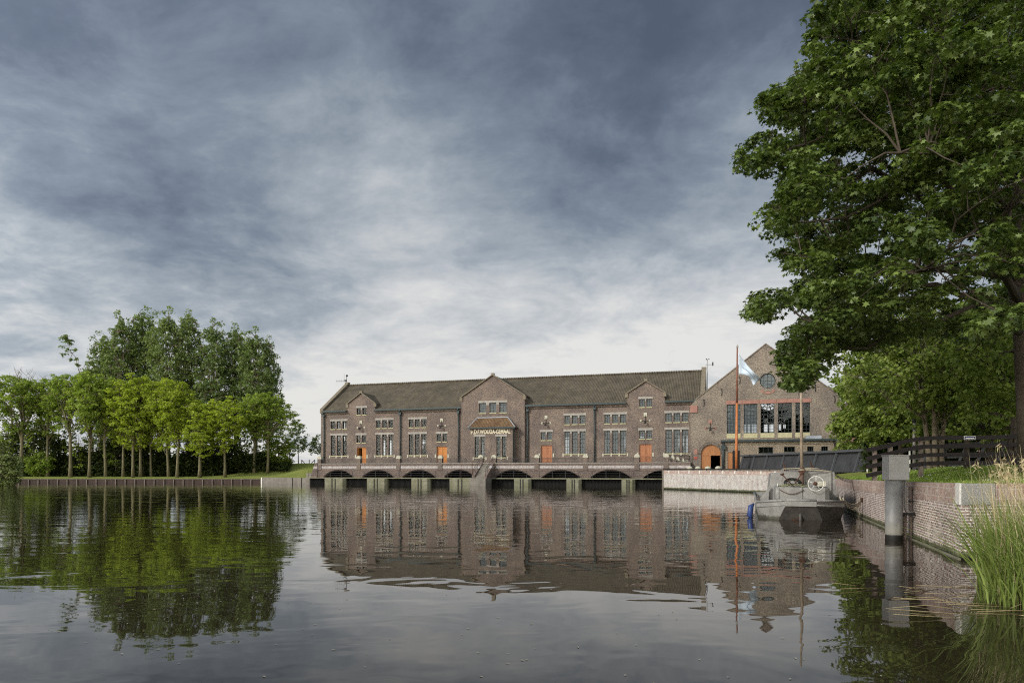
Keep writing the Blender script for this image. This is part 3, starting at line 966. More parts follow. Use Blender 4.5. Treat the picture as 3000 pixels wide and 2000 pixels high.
# gutters and cornice
for x0, x1 in ((XL + .45, gb[0][0] - .03), (gb[0][1] + .03, CX0 - .05), (CX1 + .05, gb[1][0] - .03), (gb[1][1] + .03, S(2050))):
    MB().box(x0, x1, -.58, -.36, EAVE - .32, EAVE - .08).build('gutter', M['lead'], ps)
    MB().box(x0 + .05, x1 - .05, -.20, -.003, EAVE - .62, EAVE - .34).box(x0 + .05, x1 - .05, -.34, -.003, EAVE - .33, EAVE - .17).build('cornice', M['brick'], ps)
for px, off in ((949, 0), (1172.4, 0), (1343, 0), (1545.7, 0), (1741.6, 0)):
    x_ = S(px, .2)
    mb = MB(); mb.tube([(x_, -.2, DECK), (x_, -.2, 11.2)], .11, 8).box(x_ - .2, x_ + .2, -.42, -.01, 11.15, 11.6).tube([(x_, -.35, 11.5), (x_, -.45, 11.95)], .12, 8)
    for zz in (4.5, 7, 9.4): mb.box(x_ - .15, x_ + .15, -.32, -.02, zz, zz + .08)
    mb.build('downpipe', M['lead'], ps)
x_ = S(1504, POFF + .15)
MB().tube([(x_, -POFF - .15, DECK), (x_, -POFF - .15, 8.4), (x_ + .1, -POFF - .4, 8.65)], .09, 8).build('downpipe', M['lead'], ps)
# windows
def window(x0, x1, z0, z1, y, kind, gm, parent, cols=2):
    yb = y + .16
    b = .075
    mb = MB()
    mb.box(x0, x1, yb, yb + .08, z1 - b, z1).box(x0, x1, yb, yb + .08, z0, z0 + b).box(x0, x0 + b, yb, yb + .08, z0 + b, z1 - b).box(x1 - b, x1, yb, yb + .08, z0 + b, z1 - b)
    w = x1 - x0; h = z1 - z0
    for c in range(1, cols): xm = x0 + w * c / cols; mb.box(xm - .026, xm + .026, yb + .015, yb + .065, z0 + b, z1 - b)
    if kind == 'small': rows = [i / 3 for i in (1, 2)]; thick = []
    elif kind == 'mid': rows = [i / 4 for i in (1, 2, 3)]; thick = []
    elif kind == 'hall': rows = [i / 8 for i in range(1, 8)]; thick = []
    elif kind == 'low': rows = []; thick = []
    else: rows = [.16, .32, .48, .82]; thick = [.66]
    for r_ in rows: zz = z0 + h * r_; mb.box(x0 + b, x1 - b, yb + .02, yb + .06, zz - .025, zz + .025)
    for r_ in thick: zz = z0 + h * r_; mb.box(x0 + b, x1 - b, yb + .003, yb + .075, zz - .055, zz + .055)
    o = mb.build('window', M['frame'], parent)
    MB().add([(x0 + b, yb + .04, z0 + b), (x1 - b, yb + .04, z0 + b), (x1 - b, yb + .04, z1 - b), (x0 + b, yb + .04, z1 - b)], [(0, 1, 2, 3)]).build('pane', gm, o)
    return o


for off, L, kind, side in groups:
    y_ = -off
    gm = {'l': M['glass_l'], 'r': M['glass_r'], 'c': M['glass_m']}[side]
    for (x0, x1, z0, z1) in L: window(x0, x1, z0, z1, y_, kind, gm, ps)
    X0, X1 = L[0][0], L[-1][1]; z0, z1 = L[0][2], L[0][3]
    mb = MB(); mb.box(X0 - .16, X1 + .16, y_ - .06, y_ + .1, z1 + .003, z1 + .33)
    for i in range(len(L) - 1): mb.box(L[i][1] + .04, L[i + 1][0] - .04, y_ - .055, y_ + .05, z1 - .35, z1 + .003)
    mb.build('lintel', M['stone'], ps)
    mb = MB()
    for (a, b, c, d) in L: mb.box(a - .03, b + .03, y_ - .08, y_ + .15, z0 - .12, z0 + .02)
    mb.build('sill', M['stone_sill'], ps)
    if kind == 'tall':
        for xk in [X0 - .22, X1 + .22] + [(L[i][1] + L[i + 1][0]) / 2 for i in range(len(L) - 1)]: MB().box(xk - .10, xk + .10, y_ - .05, y_ + .06, z0 - .36, z0 + .08).build('sill_block', M['stone_light'], ps)
for (a, b, zt_, m_, closed) in doors:
    x0, x1 = S(a), S(b); xm = (x0 + x1) / 2
    fr = MB(); fr.box(x0, x0 + .1, .16, .3, DECK, zt_).box(x1 - .1, x1, .16, .3, DECK, zt_).box(x0 + .1, x1 - .1, .16, .3, zt_ - .12, zt_)
    d_ = fr.build('door', M[m_], ps)
    for i, (u0, u1) in enumerate(((x0 + .1, xm - .01), (xm + .01, x1 - .1))):
        mb = MB()
        if i == 0 and not closed:
            mb.box(u0, u0 + .06, .25, 1.2, DECK + .02, zt_ - .12)
        else:
            mb.box(u0, u1, .24, .28, DECK + .02, zt_ - .12)
            w = u1 - u0
            for (p0, p1) in ((0, .14), (.86, 1)): mb.box(u0 + w * p0, u0 + w * p1, .205, .24, DECK + .02, zt_ - .12)
            for (q0, q1) in ((DECK + .02, DECK + .25), (DECK + 1.1, DECK + 1.3), (zt_ - .35, zt_ - .12)): mb.box(u0 + w * .14, u0 + w * .86, .205, .24, q0, q1)
        mb.build('door_leaf', M[m_], d_)
    for xk in (x0 - .22, x1 + .22): MB().box(xk - .11, xk + .11, -.06, .05, 4.2, 4.75).build('stone_block', M['stone_light'], ps)


def wall_lamp(px, py, off, sm_, parent):
    x_ = S(px, off); z_ = Zf(px, py, off); y_ = -off
    mb = MB(); mb.box(x_ - .22, x_ + .22, y_ - .08, y_ + .02, z_ - .25, z_ + .3)
    for s_ in (-1, 1): mb.box(x_ + s_ * .62 - .13, x_ + s_ * .62 + .13, y_ - .07, y_ + .02, z_ - .98, z_ - .70)
    o = mb.build('bracket_stone', sm_, parent)
    mb = MB(); mb.tube([(x_, y_ - .1, z_), (x_, y_ - .12, z_ - .9), (x_, y_ - .55, z_ - .95)], .035, 6).tube([(x_ - .6, y_ - .1, z_ - .84), (x_ + .6, y_ - .1, z_ - .84)], .035, 6)
    mb.tube([(x_, y_ - .5, z_ - .85), (x_, y_ - .5, z_ - 1.05), (x_, y_ - .5, z_ - 1.25)], [.06, .14, .22], 10)
    mb.build('lamp', M['iron'], o)


for px, py in ((1057.6, 1237), (1294, 1231), (1600, 1222.5), (1890.5, 1214.6)): wall_lamp(px, py, 0, M['stone_light'], ps)
# lettering
tx0, tx1 = S(1377.5, POFF + .02), S(1499, POFF + .02)
parts_ = [('Ir', .0, .062, .62), ('.D.F.WOUDA-GEMAAL', .062, 1, 1)]
mb = MB()
for body, a, b, hs in parts_:
    t = text_mb(body, 1, .03, .018)
    v = np.array(t.v); w0, w1 = v[:, 0].min(), v[:, 0].max(); h0, h1 = 0.0, v[:, 2].max()
    X0 = tx0 + .12 + (tx1 - tx0 - .24) * a; X1 = tx0 + .12 + (tx1 - tx0 - .24) * b
    H_ = .66 * (1.0 if hs == 1 else .95)
    v[:, 0] = X0 + (v[:, 0] - w0) / (w1 - w0) * (X1 - X0 - .06); v[:, 2] = 7.80 + v[:, 2] / h1 * H_; v[:, 1] += -POFF - .035
    mb.add(v.tolist(), t.f)
mb.build('name_lettering', M['gold'], ps)

# ---- antenna and instrument mast on the roof ends
o = empty('roof_antenna', loc2w(XL + .2, RB - .2, RIDGE + .45), BA, label='thin aerial and round camera on a mast at the left end of the long roof', cat='antenna')
MB().tube([(0, 0, -.1), (0, 0, 1.3)], .05, 6).tube([(0, 0, .6), (-.5, 0, .6)], .04, 5).tube([(-.5, 0, .2), (-.5, 0, 1.7)], .02, 5).box(-.35, .0, -.08, .08, .3, .6).build('pole', M['iron'], o)
MB().dome((0.06, 0, 1.35), .19, .19).dome((0.06, 0, 1.35), .19, -.19).build('camera', M['iron'], o)
mb = MB().tube([(-2.2, 0, .45), (0, 0, .40)], .022, 4)
for i in range(5): mb.tube([(-2.1 + i * .35, 0, .45 - .3), (-2.1 + i * .35, 0, .45 + .3)], .014, 4)
mb.build('aerial', M['iron'], o)
o = empty('wind_vane', loc2w(XR + .25, RB - .5, RIDGE - 4.7), BA, label='slim wind vane mast with cups at the right gable end of the long roof', cat='wind vane')
MB().tube([(0, 0, 0), (0, 0, 6.4)], .05, 6).build('pole', M['pvc'], o)
mb = MB().tube([(-.25, 0, 5.6), (.8, 0, 5.6)], .03, 5).box(.7, .9, -.02, .02, 5.4, 5.95).tube([(.8, 0, 5.6), (.8, 0, 6.0)], .03, 5)
for a in (0, 2.1, 4.2): mb.dome((.22 * math.cos(a), .22 * math.sin(a), 6.4), .11, .11, 8, 3)
mb.build('vane', M['iron'], o)

# ================================================================ BOILER HALL (right)
HO = .6
bh_ = empty('boiler_hall', (0, OY, 0), BA, label='tall gabled brick hall with a round window above five tall windows', cat='building')
HX0, HX1 = S(2023, HO), S(2466, HO)
HA = (HX0 + HX1) / 2 + .25
hp = [(HX0, 1.8), (HX1, 1.8), (HX1, 11.2), (HX1 - .9, 12.6), (HA, 19.45), (HX0 + .75, 12.2), (HX0, 11.3)]
hw = []
for a, b in ((2129.5, 2169), (2179, 2218.5), (2228.5, 2268.5), (2279, 2320), (2330.5, 2373)):
    hw.append((S(a, HO), S(b, HO), Zf(2250, 1268, HO), Zf(2250, 1181, HO)))
ax0, ax1 = S(2053.5, HO), S(2111.5, HO)
azt = Zf(2082, 1302, HO); azm = Zf(2082, 1333, HO); ar = (ax1 - ax0) / 2; acx = (ax0 + ax1) / 2; azb = 2.25
zsp = azt - ar
arch = [(ax0, azb), (ax1, azb)] + [(acx + ar * math.cos(t), zsp + ar * math.sin(t)) for t in np.linspace(0, PI, 17)]
rcx, rcz, rr_ = S(2249, HO), Zf(2249, 1115, HO), 1.03
circ = lambda cx, cz, r, n=28: [(cx + r * math.cos(2 * PI * k / n), cz + r * math.sin(2 * PI * k / n)) for k in range(n)]
panel(hp, [rect(*w) for w in hw] + [arch, circ(rcx, rcz, rr_)], -HO, -HO + .5).build('wall', M['brick_hall'], bh_)
# sides, back, roof
HD = 26.0
mb = MB(); mb.box(HX0 + .01, HX0 + .5, -HO + .5, -.003, 1.8, 11.2).box(HX1 - .5, HX1 - .01, -HO + .5, HD, 1.8, 11.2)
mb.box(XR + .01, XR + .4, 0, HD, 1.8, 11.2)
mb.build('side_wall', M['brick_hall'], bh_)
bhol = []
for (a, b, c, d) in ((2180, 2186, 1243, 1268), (2190, 2198, 1243, 1268), (2202, 2217, 1243, 1268), (2237, 2250, 1243, 1265), (2254, 2266, 1243, 1265), (2281, 2289, 1243, 1260), (2294, 2302, 1243, 1254)):
    bhol.append(rect(S(a, -HD), S(b, -HD), Zf(a, d, -HD), Zf(a, c, -HD)))
cx_, cz_ = S(2251, -HD), Zf(2251, 1181, -HD)
for k in range(5):   # fan light: wedges between ribs
    a0 = PI + k * PI / 5 + .06; a1 = PI + (k + 1) * PI / 5 - .06
    for r0, r1 in ((.35, .75), (.85, 1.25)):
        bhol.append([(cx_ + r0 * math.cos(a0), cz_ + r0 * math.sin(a0)), (cx_ + r1 * math.cos(a0), cz_ + r1 * math.sin(a0)), (cx_ + r1 * math.cos(a1), cz_ + r1 * math.sin(a1)), (cx_ + r0 * math.cos(a1), cz_ + r0 * math.sin(a1))])
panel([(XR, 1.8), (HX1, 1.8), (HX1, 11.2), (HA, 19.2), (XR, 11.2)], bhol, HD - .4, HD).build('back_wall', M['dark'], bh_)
hs = (19.3 - 11.0) / (HX1 - HA)
mb = MB()
for s_ in (-1, 1):
    xe = HX1 + .1 if s_ > 0 else 2 * HA - HX1 - .1
    ze = 11.35
    y0 = -HO + .5
    mb.add([(xe, y0, ze), (HA, y0, 19.15), (HA, HD, 19.15), (xe, HD, ze), (xe, y0, ze - .25), (HA, y0, 18.9), (HA, HD, 18.9), (xe, HD, ze - .25)], [(0, 1, 2, 3), (7, 6, 5, 4), (0, 4, 5, 1), (3, 2, 6, 7), (0, 3, 7, 4)])
mb.build('roof', M['roof_y'], bh_)
mb = MB()
mb.hexa((HX0 + .7, -HO + .2, 12.22), (HA, -HO + .2, 19.55), .62, .12).hexa((HX1 - .85, -HO + .2, 12.65), (HA, -HO + .2, 19.55), .62, .12).hexa((HX1, -HO + .2, 11.2), (HX1 - .85, -HO + .2, 12.65), .62, .12)
mb.build('coping', M['brick_hall'], bh_)
MB().box(HX0 - .08, HX0 + .95, -HO - .14, -HO + .45, 10.35, 11.35).build('kneeler_stone', M['redstone'], bh_)
mb = MB(); lx0, lx1 = S(2127, HO), S(2377, HO); zl = hw[0][3]
for i in range(5):
    a = lx0 + (lx1 - lx0) * i / 5 + .012; b = lx0 + (lx1 - lx0) * (i + 1) / 5 - .012; mb.box(a, b, -HO - .05, -HO + .1, zl + .003, zl + .52)
mb.build('lintel', M['redstone'], bh_)
for w in hw:
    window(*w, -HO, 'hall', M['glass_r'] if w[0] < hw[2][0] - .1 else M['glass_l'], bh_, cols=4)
    MB().box(w[0] - .03, w[1] + .03, -HO - .06, -HO + .15, w[2] - .65, w[2] + .01).build('sill', M['stone_sill'], bh_)
# round window
o = MB().torus((rcx, -HO + .2, rcz), rr_ - .05, .06, 'y', 32).box(rcx - .03, rcx + .03, -HO + .18, -HO + .24, rcz - rr_, rcz + rr_).box(rcx - rr_, rcx + rr_, -HO + .18, -HO + .24, rcz - .03, rcz + .03)
for d_ in (-.5, .5): o.box(rcx + d_ - .018, rcx + d_ + .018, -HO + .19, -HO + .23, rcz - .85, rcz + .85).box(rcx - .85, rcx + .85, -HO + .19, -HO + .23, rcz + d_ - .018, rcz + d_ + .018)
o = o.build('round_window', M['frame'], bh_)
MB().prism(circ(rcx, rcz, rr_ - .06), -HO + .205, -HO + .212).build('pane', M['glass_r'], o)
for q in (1.14, 1.26, 1.38): MB().torus((rcx, -HO + .01, rcz), rr_ * q, .045, 'y', 36, 5).build('brick_ring', M['stone'] if q == 1.26 else M['brick_hall'], bh_)
MB().prism([(rcx - .28, rcz - rr_ * 1.42), (rcx + .28, rcz - rr_ * 1.42), (rcx + .42, rcz - rr_ * 1.75), (rcx - .42, rcz - rr_ * 1.75)], -HO - .06, -HO + .1).prism([(rcx - .85, rcz - rr_ * 1.1), (rcx - .45, rcz - rr_ * 1.38), (rcx - .55, rcz - rr_ * 1.7), (rcx - .95, rcz - rr_ * 1.4)], -HO - .05, -HO + .1).prism([(rcx + .85, rcz - rr_ * 1.1), (rcx + .45, rcz - rr_ * 1.38), (rcx + .55, rcz - rr_ * 1.7), (rcx + .95, rcz - rr_ * 1.4)], -HO - .05, -HO + .1).build('keystone', M['redstone'], bh_)
# iron wall anchors
for px, py in ((2167, 1114), (2114, 1148), (2062, 1180), (2388, 1136), (2445, 1170)):
    x_, z_ = S(px, HO), Zf(px, py, HO)
    MB().tube([(x_, -HO - .04, z_ - .5), (x_ + .06, -HO - .05, z_), (x_ - .04, -HO - .04, z_ + .5)], .05, 5).tube([(x_ - .15, -HO - .04, z_ + .5), (x_ + .12, -HO - .04, z_ + .4)], .04, 5).build('wall_anchor', M['iron'], bh_)
wall_lamp(2081, 1236, HO, M['redstone'], bh_)
# arched plank door, right lower leaf open
mb = panel([(ax0 + .02, azm + .04)] + [(ax1 - .02, azm + .04)] + [(acx + (ar - .02) * math.cos(t), zsp + (ar - .02) * math.sin(t)) for t in np.linspace(0, PI, 17) if zsp + (ar - .02) * math.sin(t) > azm + .04], [], -HO + .2, -HO + .28)
dd = mb.build('arched_door', M['door_plank'], bh_)
MB().box(ax0 + .02, acx, -HO + .2, -HO + .28, azb, azm - .04).build('door_leaf', M['door_plank'], dd)
MB().box(ax0 + .02, ax1 - .02, -HO + .16, -HO + .30, azm - .035, azm + .035).build('transom', M['door_plank'], dd)
MB().box(ax1 - .08, ax1 - .02, -HO + .3, -HO + 1.6, azb, azm - .04).build('door_leaf', M['door_plank'], dd)
for q in (.10, .24, .38):
    MB().tube([(acx + (ar + q) * math.cos(t), -HO - .005, zsp + (ar + q) * math.sin(t)) for t in np.linspace(0, PI, 21)], .055, 5).build('arch_ring', M['brick_hall'], bh_)
for px in (2027, 2117):
    pass
MB().box(S(2033, HO), S(2043, HO), -HO - .04, -HO + .02, Zf(2038, 1344, HO), Zf(2038, 1337, HO)).build('plaque', M['signred'], bh_)
MB().box(S(2033, HO), S(2043, HO), -HO - .045, -HO + .02, Zf(2038, 1330, HO), Zf(2038, 1315, HO)).build('stone_block', M['redstone'], bh_)
mb = MB()
mb.box(XR + .4, HX1 - .5, -HO + .6, HD - .4, 1.9, 2.2)
mb.build('floor', M['dark'], bh_)
mb = MB()
for i in range(4): mb.tube([(HA - 1.5 + i * 2.6, 3, 6.2), (HA - 1.5 + i * 2.6, 12, 6.2)], 1.15, 16)
mb.box(HA - 3, HX1 - 1.5, 3.2, 11, 2.2, 6.2)
mb.build('boiler', M['machine_red'], bh_)
# low annexe in front of the hall
AO = 3.2
an0, an1 = S(2117, AO), S(2443, AO)
anz = Zf(2250, 1293, AO)
ah = []
for (a, b, c, d) in ((2222, 2265, 1309, 1328), (2297, 2329, 1308, 1324), (2365, 2383.5, 1307, 1322), (2406, 2426, 1307, 1321)):
    ah.append((S(a, AO), S(b, AO), Zf(a, d, AO), Zf(a, c, AO)))
dr0, dr1 = S(2131.5, AO), S(2151, AO); drz = Zf(2140, 1324, AO)
panel(rect(an0, an1, 1.9, anz), [rect(*w) for w in ah] + [rect(dr0, dr1, 2.25, drz)], -AO, -AO + .3).build('annexe_wall', M['brick_hall2'], bh_)
mb = MB(); mb.box(an0 + .01, an0 + .3, -AO + .3, -HO - .003, 1.9, anz).box(an1 - .3, an1 - .01, -AO + .3, -HO - .003, 1.9, anz)
mb.build('annexe_wall', M['brick_hall2'], bh_)
rfo = MB().box(S(2111, AO), an1 + .4, -AO - .45, -HO - .003, anz + .003, anz + .28).build('annexe_roof', M['lead'], bh_)
MB().box(S(2360, 2), S(2405, 2), -2.6, -1.4, anz + .28, anz + .75).build('skylight', M['leadlight'], rfo)
MB().box(an0 + .1, an1 - .1, -AO - .1, -AO - .003, anz - .35, anz - .05).build('cornice', M['brick_hall2'], bh_)
for w in ah: window(*w, -AO, 'low', M['glass_l'], bh_, cols=3)
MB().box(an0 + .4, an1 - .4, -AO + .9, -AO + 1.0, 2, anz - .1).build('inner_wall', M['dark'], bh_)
MB().box(dr0, dr1, -AO + .12, -AO + .2, 2.25, drz).build('door', M['door_plank'], bh_)
x_ = S(2119, AO + .15)
MB().tube([(x_, -AO - .15, 2.2), (x_, -AO - .15, anz)], .16, 8).box(x_ - .32, x_ + .32, -AO - .4, -AO - .003, anz - 1.0, anz - .45).build('downpipe', M['lead'], bh_)

# ================================================================ ARCHED TERRACE in front of the pumping station
te = empty('arched_terrace', (0, OY, 0), BA, label='brick terrace on low arches with iron railing along the foot of the pumping station', cat='terrace')
TO = 4.0                       # front face of the terrace
TX0 = S(931, TO); TX1 = S(1957, TO)
arcs = [(947.5, 1036.5), (1061, 1154.5), (1178.5, 1277), (1301, 1393), (1449.5, 1559), (1586, 1702.5), (1729, 1851), (1881, 2010)]
WZ = 1.08                      # lower walkway level
hol = []
TX1b = TX1 + 3.0
for a, b in arcs:
    x0, x1 = S(a, TO), S(b, TO); h_ = 1.17; w_ = (x1 - x0) / 2; xm = (x0 + x1) / 2
    Rr = (w_ * w_ + h_ * h_) / (2 * h_); zc = WZ - .02 + h_ - Rr; th = math.asin(w_ / Rr)
    hol.append([(xm + Rr * math.sin(t), zc + Rr * math.cos(t)) for t in np.linspace(th, -th, 19)])
outer = [(TX0, WZ - .3), (TX1b, WZ - .3), (TX1b, DECK), (TX0, DECK)]
panel(outer, hol, -TO, -TO + .5).build('arch_wall', M['brick_terrace'], te)
MB().box(TX0, TX1b, -TO - .06, -.003, DECK + .003, DECK + .10).build('deck', M['stone'], te)
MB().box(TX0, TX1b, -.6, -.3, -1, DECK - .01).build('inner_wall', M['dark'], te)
MB().box(TX0, TX0 + .4, -TO + .5, -.6, -1, DECK).build('side_wall', M['brick_terrace'], te)
for i in range(len(arcs) - 1):
    xm = (S(arcs[i][1], TO) + S(arcs[i + 1][0], TO)) / 2
    MB().box(xm - .6, xm + .6, -TO + .5, -.62, -1, DECK - .01).build('inner_pier', M['brick_terrace'], te)
# raised brick arch rings
for a, b in arcs[:-1]:
    x0, x1 = S(a, TO), S(b, TO); h_ = 1.17; w_ = (x1 - x0) / 2; xm = (x0 + x1) / 2
    Rr = (w_ * w_ + h_ * h_) / (2 * h_) + .12; zc = WZ - .02 + h_ - Rr + .12; th = math.asin(w_ / Rr)
    MB().tube([(xm + Rr * math.sin(t), -TO - .0, zc + Rr * math.cos(t)) for t in np.linspace(th, -th, 15)], .11, 4, smooth=False).build('arch_ring', M['brick_terrace'], te)
# lower walkway slab, thin pale edge
SX0 = S(900, TO + 1.4)
MB().box(SX0, TX1b - 1.2, -TO - 1.5, -TO - .003, WZ - .14, WZ).build('walkway', M['concrete'], te)
# concrete feet
for a, b in ((951, 1009), (1075, 1132), (1205, 1258), (1317, 1384), (1506, 1554), (1659.5, 1702), (1821, 1860)):
    x0, x1 = S(a, TO + 1.8), S(b, TO + 1.8)
    mb = MB(); n_ = 2
    mb.slab([(x0, -TO - 1.8), (x1 - .35, -TO - 1.8), (x1, -TO - 1.4), (x1, -TO - .2), (x0, -TO - .2)], -.8, WZ - .15)
    mb.box(x0 - .02, x1 - .3, -TO - 1.83, -TO - 1.4, WZ - .5, WZ - .44)
    mb.build('concrete_foot', M['concrete'], te, bevel=.05)
    mb = MB()
    for f in (.36, .52): xm = x0 + (x1 - x0) * f; mb.box(xm, xm + .10, -TO - 1.9, -TO - 1.79, -.3, WZ - .16)
    mb.build('steel_guide', M['iron'], te)
mb = MB()
xx = SX0 + .2
while xx < TX1b - 1.3:
    mb.box(xx, xx + .05, -TO - 1.0, -TO - .92, -.5, WZ - .16); xx += .20
mb.build('trash_rack', M['rack'], te)
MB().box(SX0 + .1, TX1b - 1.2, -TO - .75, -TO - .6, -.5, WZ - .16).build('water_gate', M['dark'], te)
# piers with stone caps and railings between them
def cap(mb, x_, y_, z_, w=.34, d=.3):
    pts = [(x_ + w * math.cos(t), z_ + .2 + .30 * math.sin(t)) for t in np.linspace(0, PI, 9)]
    mb.prism([(x_ - w - .03, z_), (x_ + w + .03, z_), (x_ + w + .03, z_ + .2)] + pts[1:-1] + [(x_ - w - .03, z_ + .2)], y_ - d, y_ + d)


piers = [936, 1050.5, 1167, 1289.5, 1408, 1446.7, 1573, 1715.3, 1866, 1951.5]
pxs = [S(p, TO) for p in piers]
for x_ in pxs:
    p_ = MB().box(x_ - .33, x_ + .33, -TO - .10, -TO + .55, DECK + .10, 4.02).box(x_ - .36, x_ + .36, -TO - .08, -TO - .003, WZ + 1.2, DECK - .05).build('pier', M['brick'], te)
    mb = MB(); cap(mb, x_, -TO + .22, 4.02); mb.build('cap', M['stone_light'], p_)


def railing(x0, x1, y_, zb_, zt_, step=.16, name='railing', parent=te, mid=True):
    mb = MB()
    mb.box(x0, x1, y_ - .03, y_ + .03, zt_ - .05, zt_).box(x0, x1, y_ - .02, y_ + .02, zb_ + .08, zb_ + .12)
    if mid: mb.box(x0, x1, y_ - .015, y_ + .015, zt_ - .20, zt_ - .17)
    n = max(2, int((x1 - x0) / step))
    for i in range(n + 1):
        xk = x0 + (x1 - x0) * i / n
        big = (i % 8 == 0)
        w = .022 if big else .011
        mb.box(xk - w, xk + w, y_ - w * .8, y_ + w * .8, zb_, zt_ - .05 if big else zt_ - .17)
    return mb.build(name, M['railing'], parent)


for i in range(len(pxs) - 1):
    if i == 4: continue
    railing(pxs[i] + .33, pxs[i + 1] - .33, -TO + .1, DECK + .1, 4.0)
# low railing along the walkway: posts and three rails
for (a, b) in ((903, 1385), (1432, 1940)):
    x0, x1 = S(a, TO + 1.3), S(b, TO + 1.3)
    mb = MB()
    for zz in (WZ + .36, WZ + .68, WZ + 1.0): mb.box(x0, x1, -TO - 1.32, -TO - 1.29, zz - .018, zz + .018)
    n = int((x1 - x0) / 1.9)
    for i in range(n + 1): xk = x0 + (x1 - x0) * i / n; mb.box(xk - .025, xk + .025, -TO - 1.33, -TO - 1.28, WZ, WZ + 1.02)
    mb.build('walkway_railing', M['railing'], te)
# stairs from terrace to walkway
sx0, sx1 = pxs[4] + .33, pxs[5] - .33
mb = MB(); NS = 11; run = 3.3
for i in range(NS):
    y1 = -TO - .01 - run * i / NS; zt_ = DECK + .08 - (DECK + .1 - WZ) * (i + 1) / (NS + 1)
    mb.box(sx0 + .01 * i * 0, sx1, y1 - run / NS, y1 - .003 * 0, WZ - .1 + .001 * i, zt_)
mb.build('stairs', M['concrete2'], te)
for xk, s_ in ((sx0 - .42, 0), (sx1 + .02, 1)):
    mb = MB()
    mb.add([(xk, -TO - .11, DECK + .1), (xk, -TO - run - .2, WZ + .3), (xk, -TO - run - .2, WZ - .4), (xk, -TO - .11, WZ - .4), (xk + .4, -TO - .11, DECK + .1), (xk + .4, -TO - run - .2, WZ + .3), (xk + .4, -TO - run - .2, WZ - .4), (xk + .4, -TO - .11, WZ - .4)],
           [(0, 1, 2, 3), (7, 6, 5, 4), (0, 4, 5, 1), (1, 5, 6, 2)])
    mb.build('stair_wall', M['brick_terrace'], te)
    mb = MB(); q = xk + .2
    mb.tube([(q, -TO - .1, DECK + 1.0), (q, -TO - run - .2, WZ + 1.25)], .03, 5).tube([(q, -TO - .1, DECK + .6), (q, -TO - run - .2, WZ + .85)], .02, 5)
    for f in (0, .25, .5, .75, 1): yy = -TO - .1 - (run + .1) * f; zz = DECK + .1 + (WZ + .3 - DECK - .1) * f; mb.tube([(q, yy, zz), (q, yy, zz + .95)], .022, 5)
    mb.build('stair_railing', M['railing'], te)
bx0, bx1 = S(1375, TO + 3.6), S(1432, TO + 3.6)
MB().box(sx0 - .5, sx1 + .5, -TO - run - .9, -TO - 1.52, -.8, WZ - .002).build('landing', M['concrete2'], te, bevel=.04)
mb = MB(); lxm = sx0 - .9
mb.tube([(lxm, -TO - 1.95, -.3), (lxm, -TO - 1.95, WZ + 2.1), (lxm, -TO - 1.6, WZ + 2.3)], .035, 5).tube([(lxm - 1.8, -TO - 1.95, WZ - .1), (lxm - 1.8, -TO - 1.95, WZ + 2.1)], .03, 5)
mb.box(lxm - .1, lxm + .6, -TO - 2.0, -TO - 1.85, -.2, .9)
mb.build('ladder', M['rust'], te)
# left wing wall sloping down to the water
w0, w1 = S(931, TO), S(896, TO + 1)
MB().prism([(TX0, WZ - .3), (TX0, DECK + .1), (TX0 - .5, DECK + .1), (SX0 - .2, WZ + .15), (SX0 - .2, WZ - .3)], -TO - .15, -TO + .6).build('wing_wall', M['brick_terrace'], te)
# stairs and stone-capped posts at the right end of the terrace, down to the yard
for i, (px, py) in enumerate(((1970.5, 1357), (1985.5, 1360), (2000, 1363), (2012, 1365))):
    off = 3.2 - i * .75
    x_ = S(px, off); zt_ = 3.75 - i * .18
    p_ = MB().box(x_ - .24, x_ + .24, -off - .22, -off + .22, 2.0, zt_).build('post', M['brick'], te)
    mb = MB(); cap(mb, x_, -off, zt_, .22, .2); mb.build('cap', M['stone_light'], p_)
mb = MB(); x0_, x1_ = S(1955, 3), S(2021, 1)
mb.tube([(x0_, -3.4, 4.25), (x1_, -1.2, 4.25)], .035, 5).tube([(x0_, -3.4, 3.75), (x1_, -1.2, 3.75)], .03, 5).tube([(x0_, -3.4, 2.9), (x1_, -1.2, 2.9)], .03, 5)
for f in np.linspace(0, 1, 14): mb.tube([(x0_ + (x1_ - x0_) * f, -3.4 + 2.2 * f, 2.2), (x0_ + (x1_ - x0_) * f, -3.4 + 2.2 * f, 4.25)], .018, 4)
mb.tube([(x1_ - 1.2, -1.6, 4.25), (x1_, -1.0, 4.9), (x1_, -1.0, 2.2)], .04, 5)
mb.build('stair_railing', M['railing'], te)

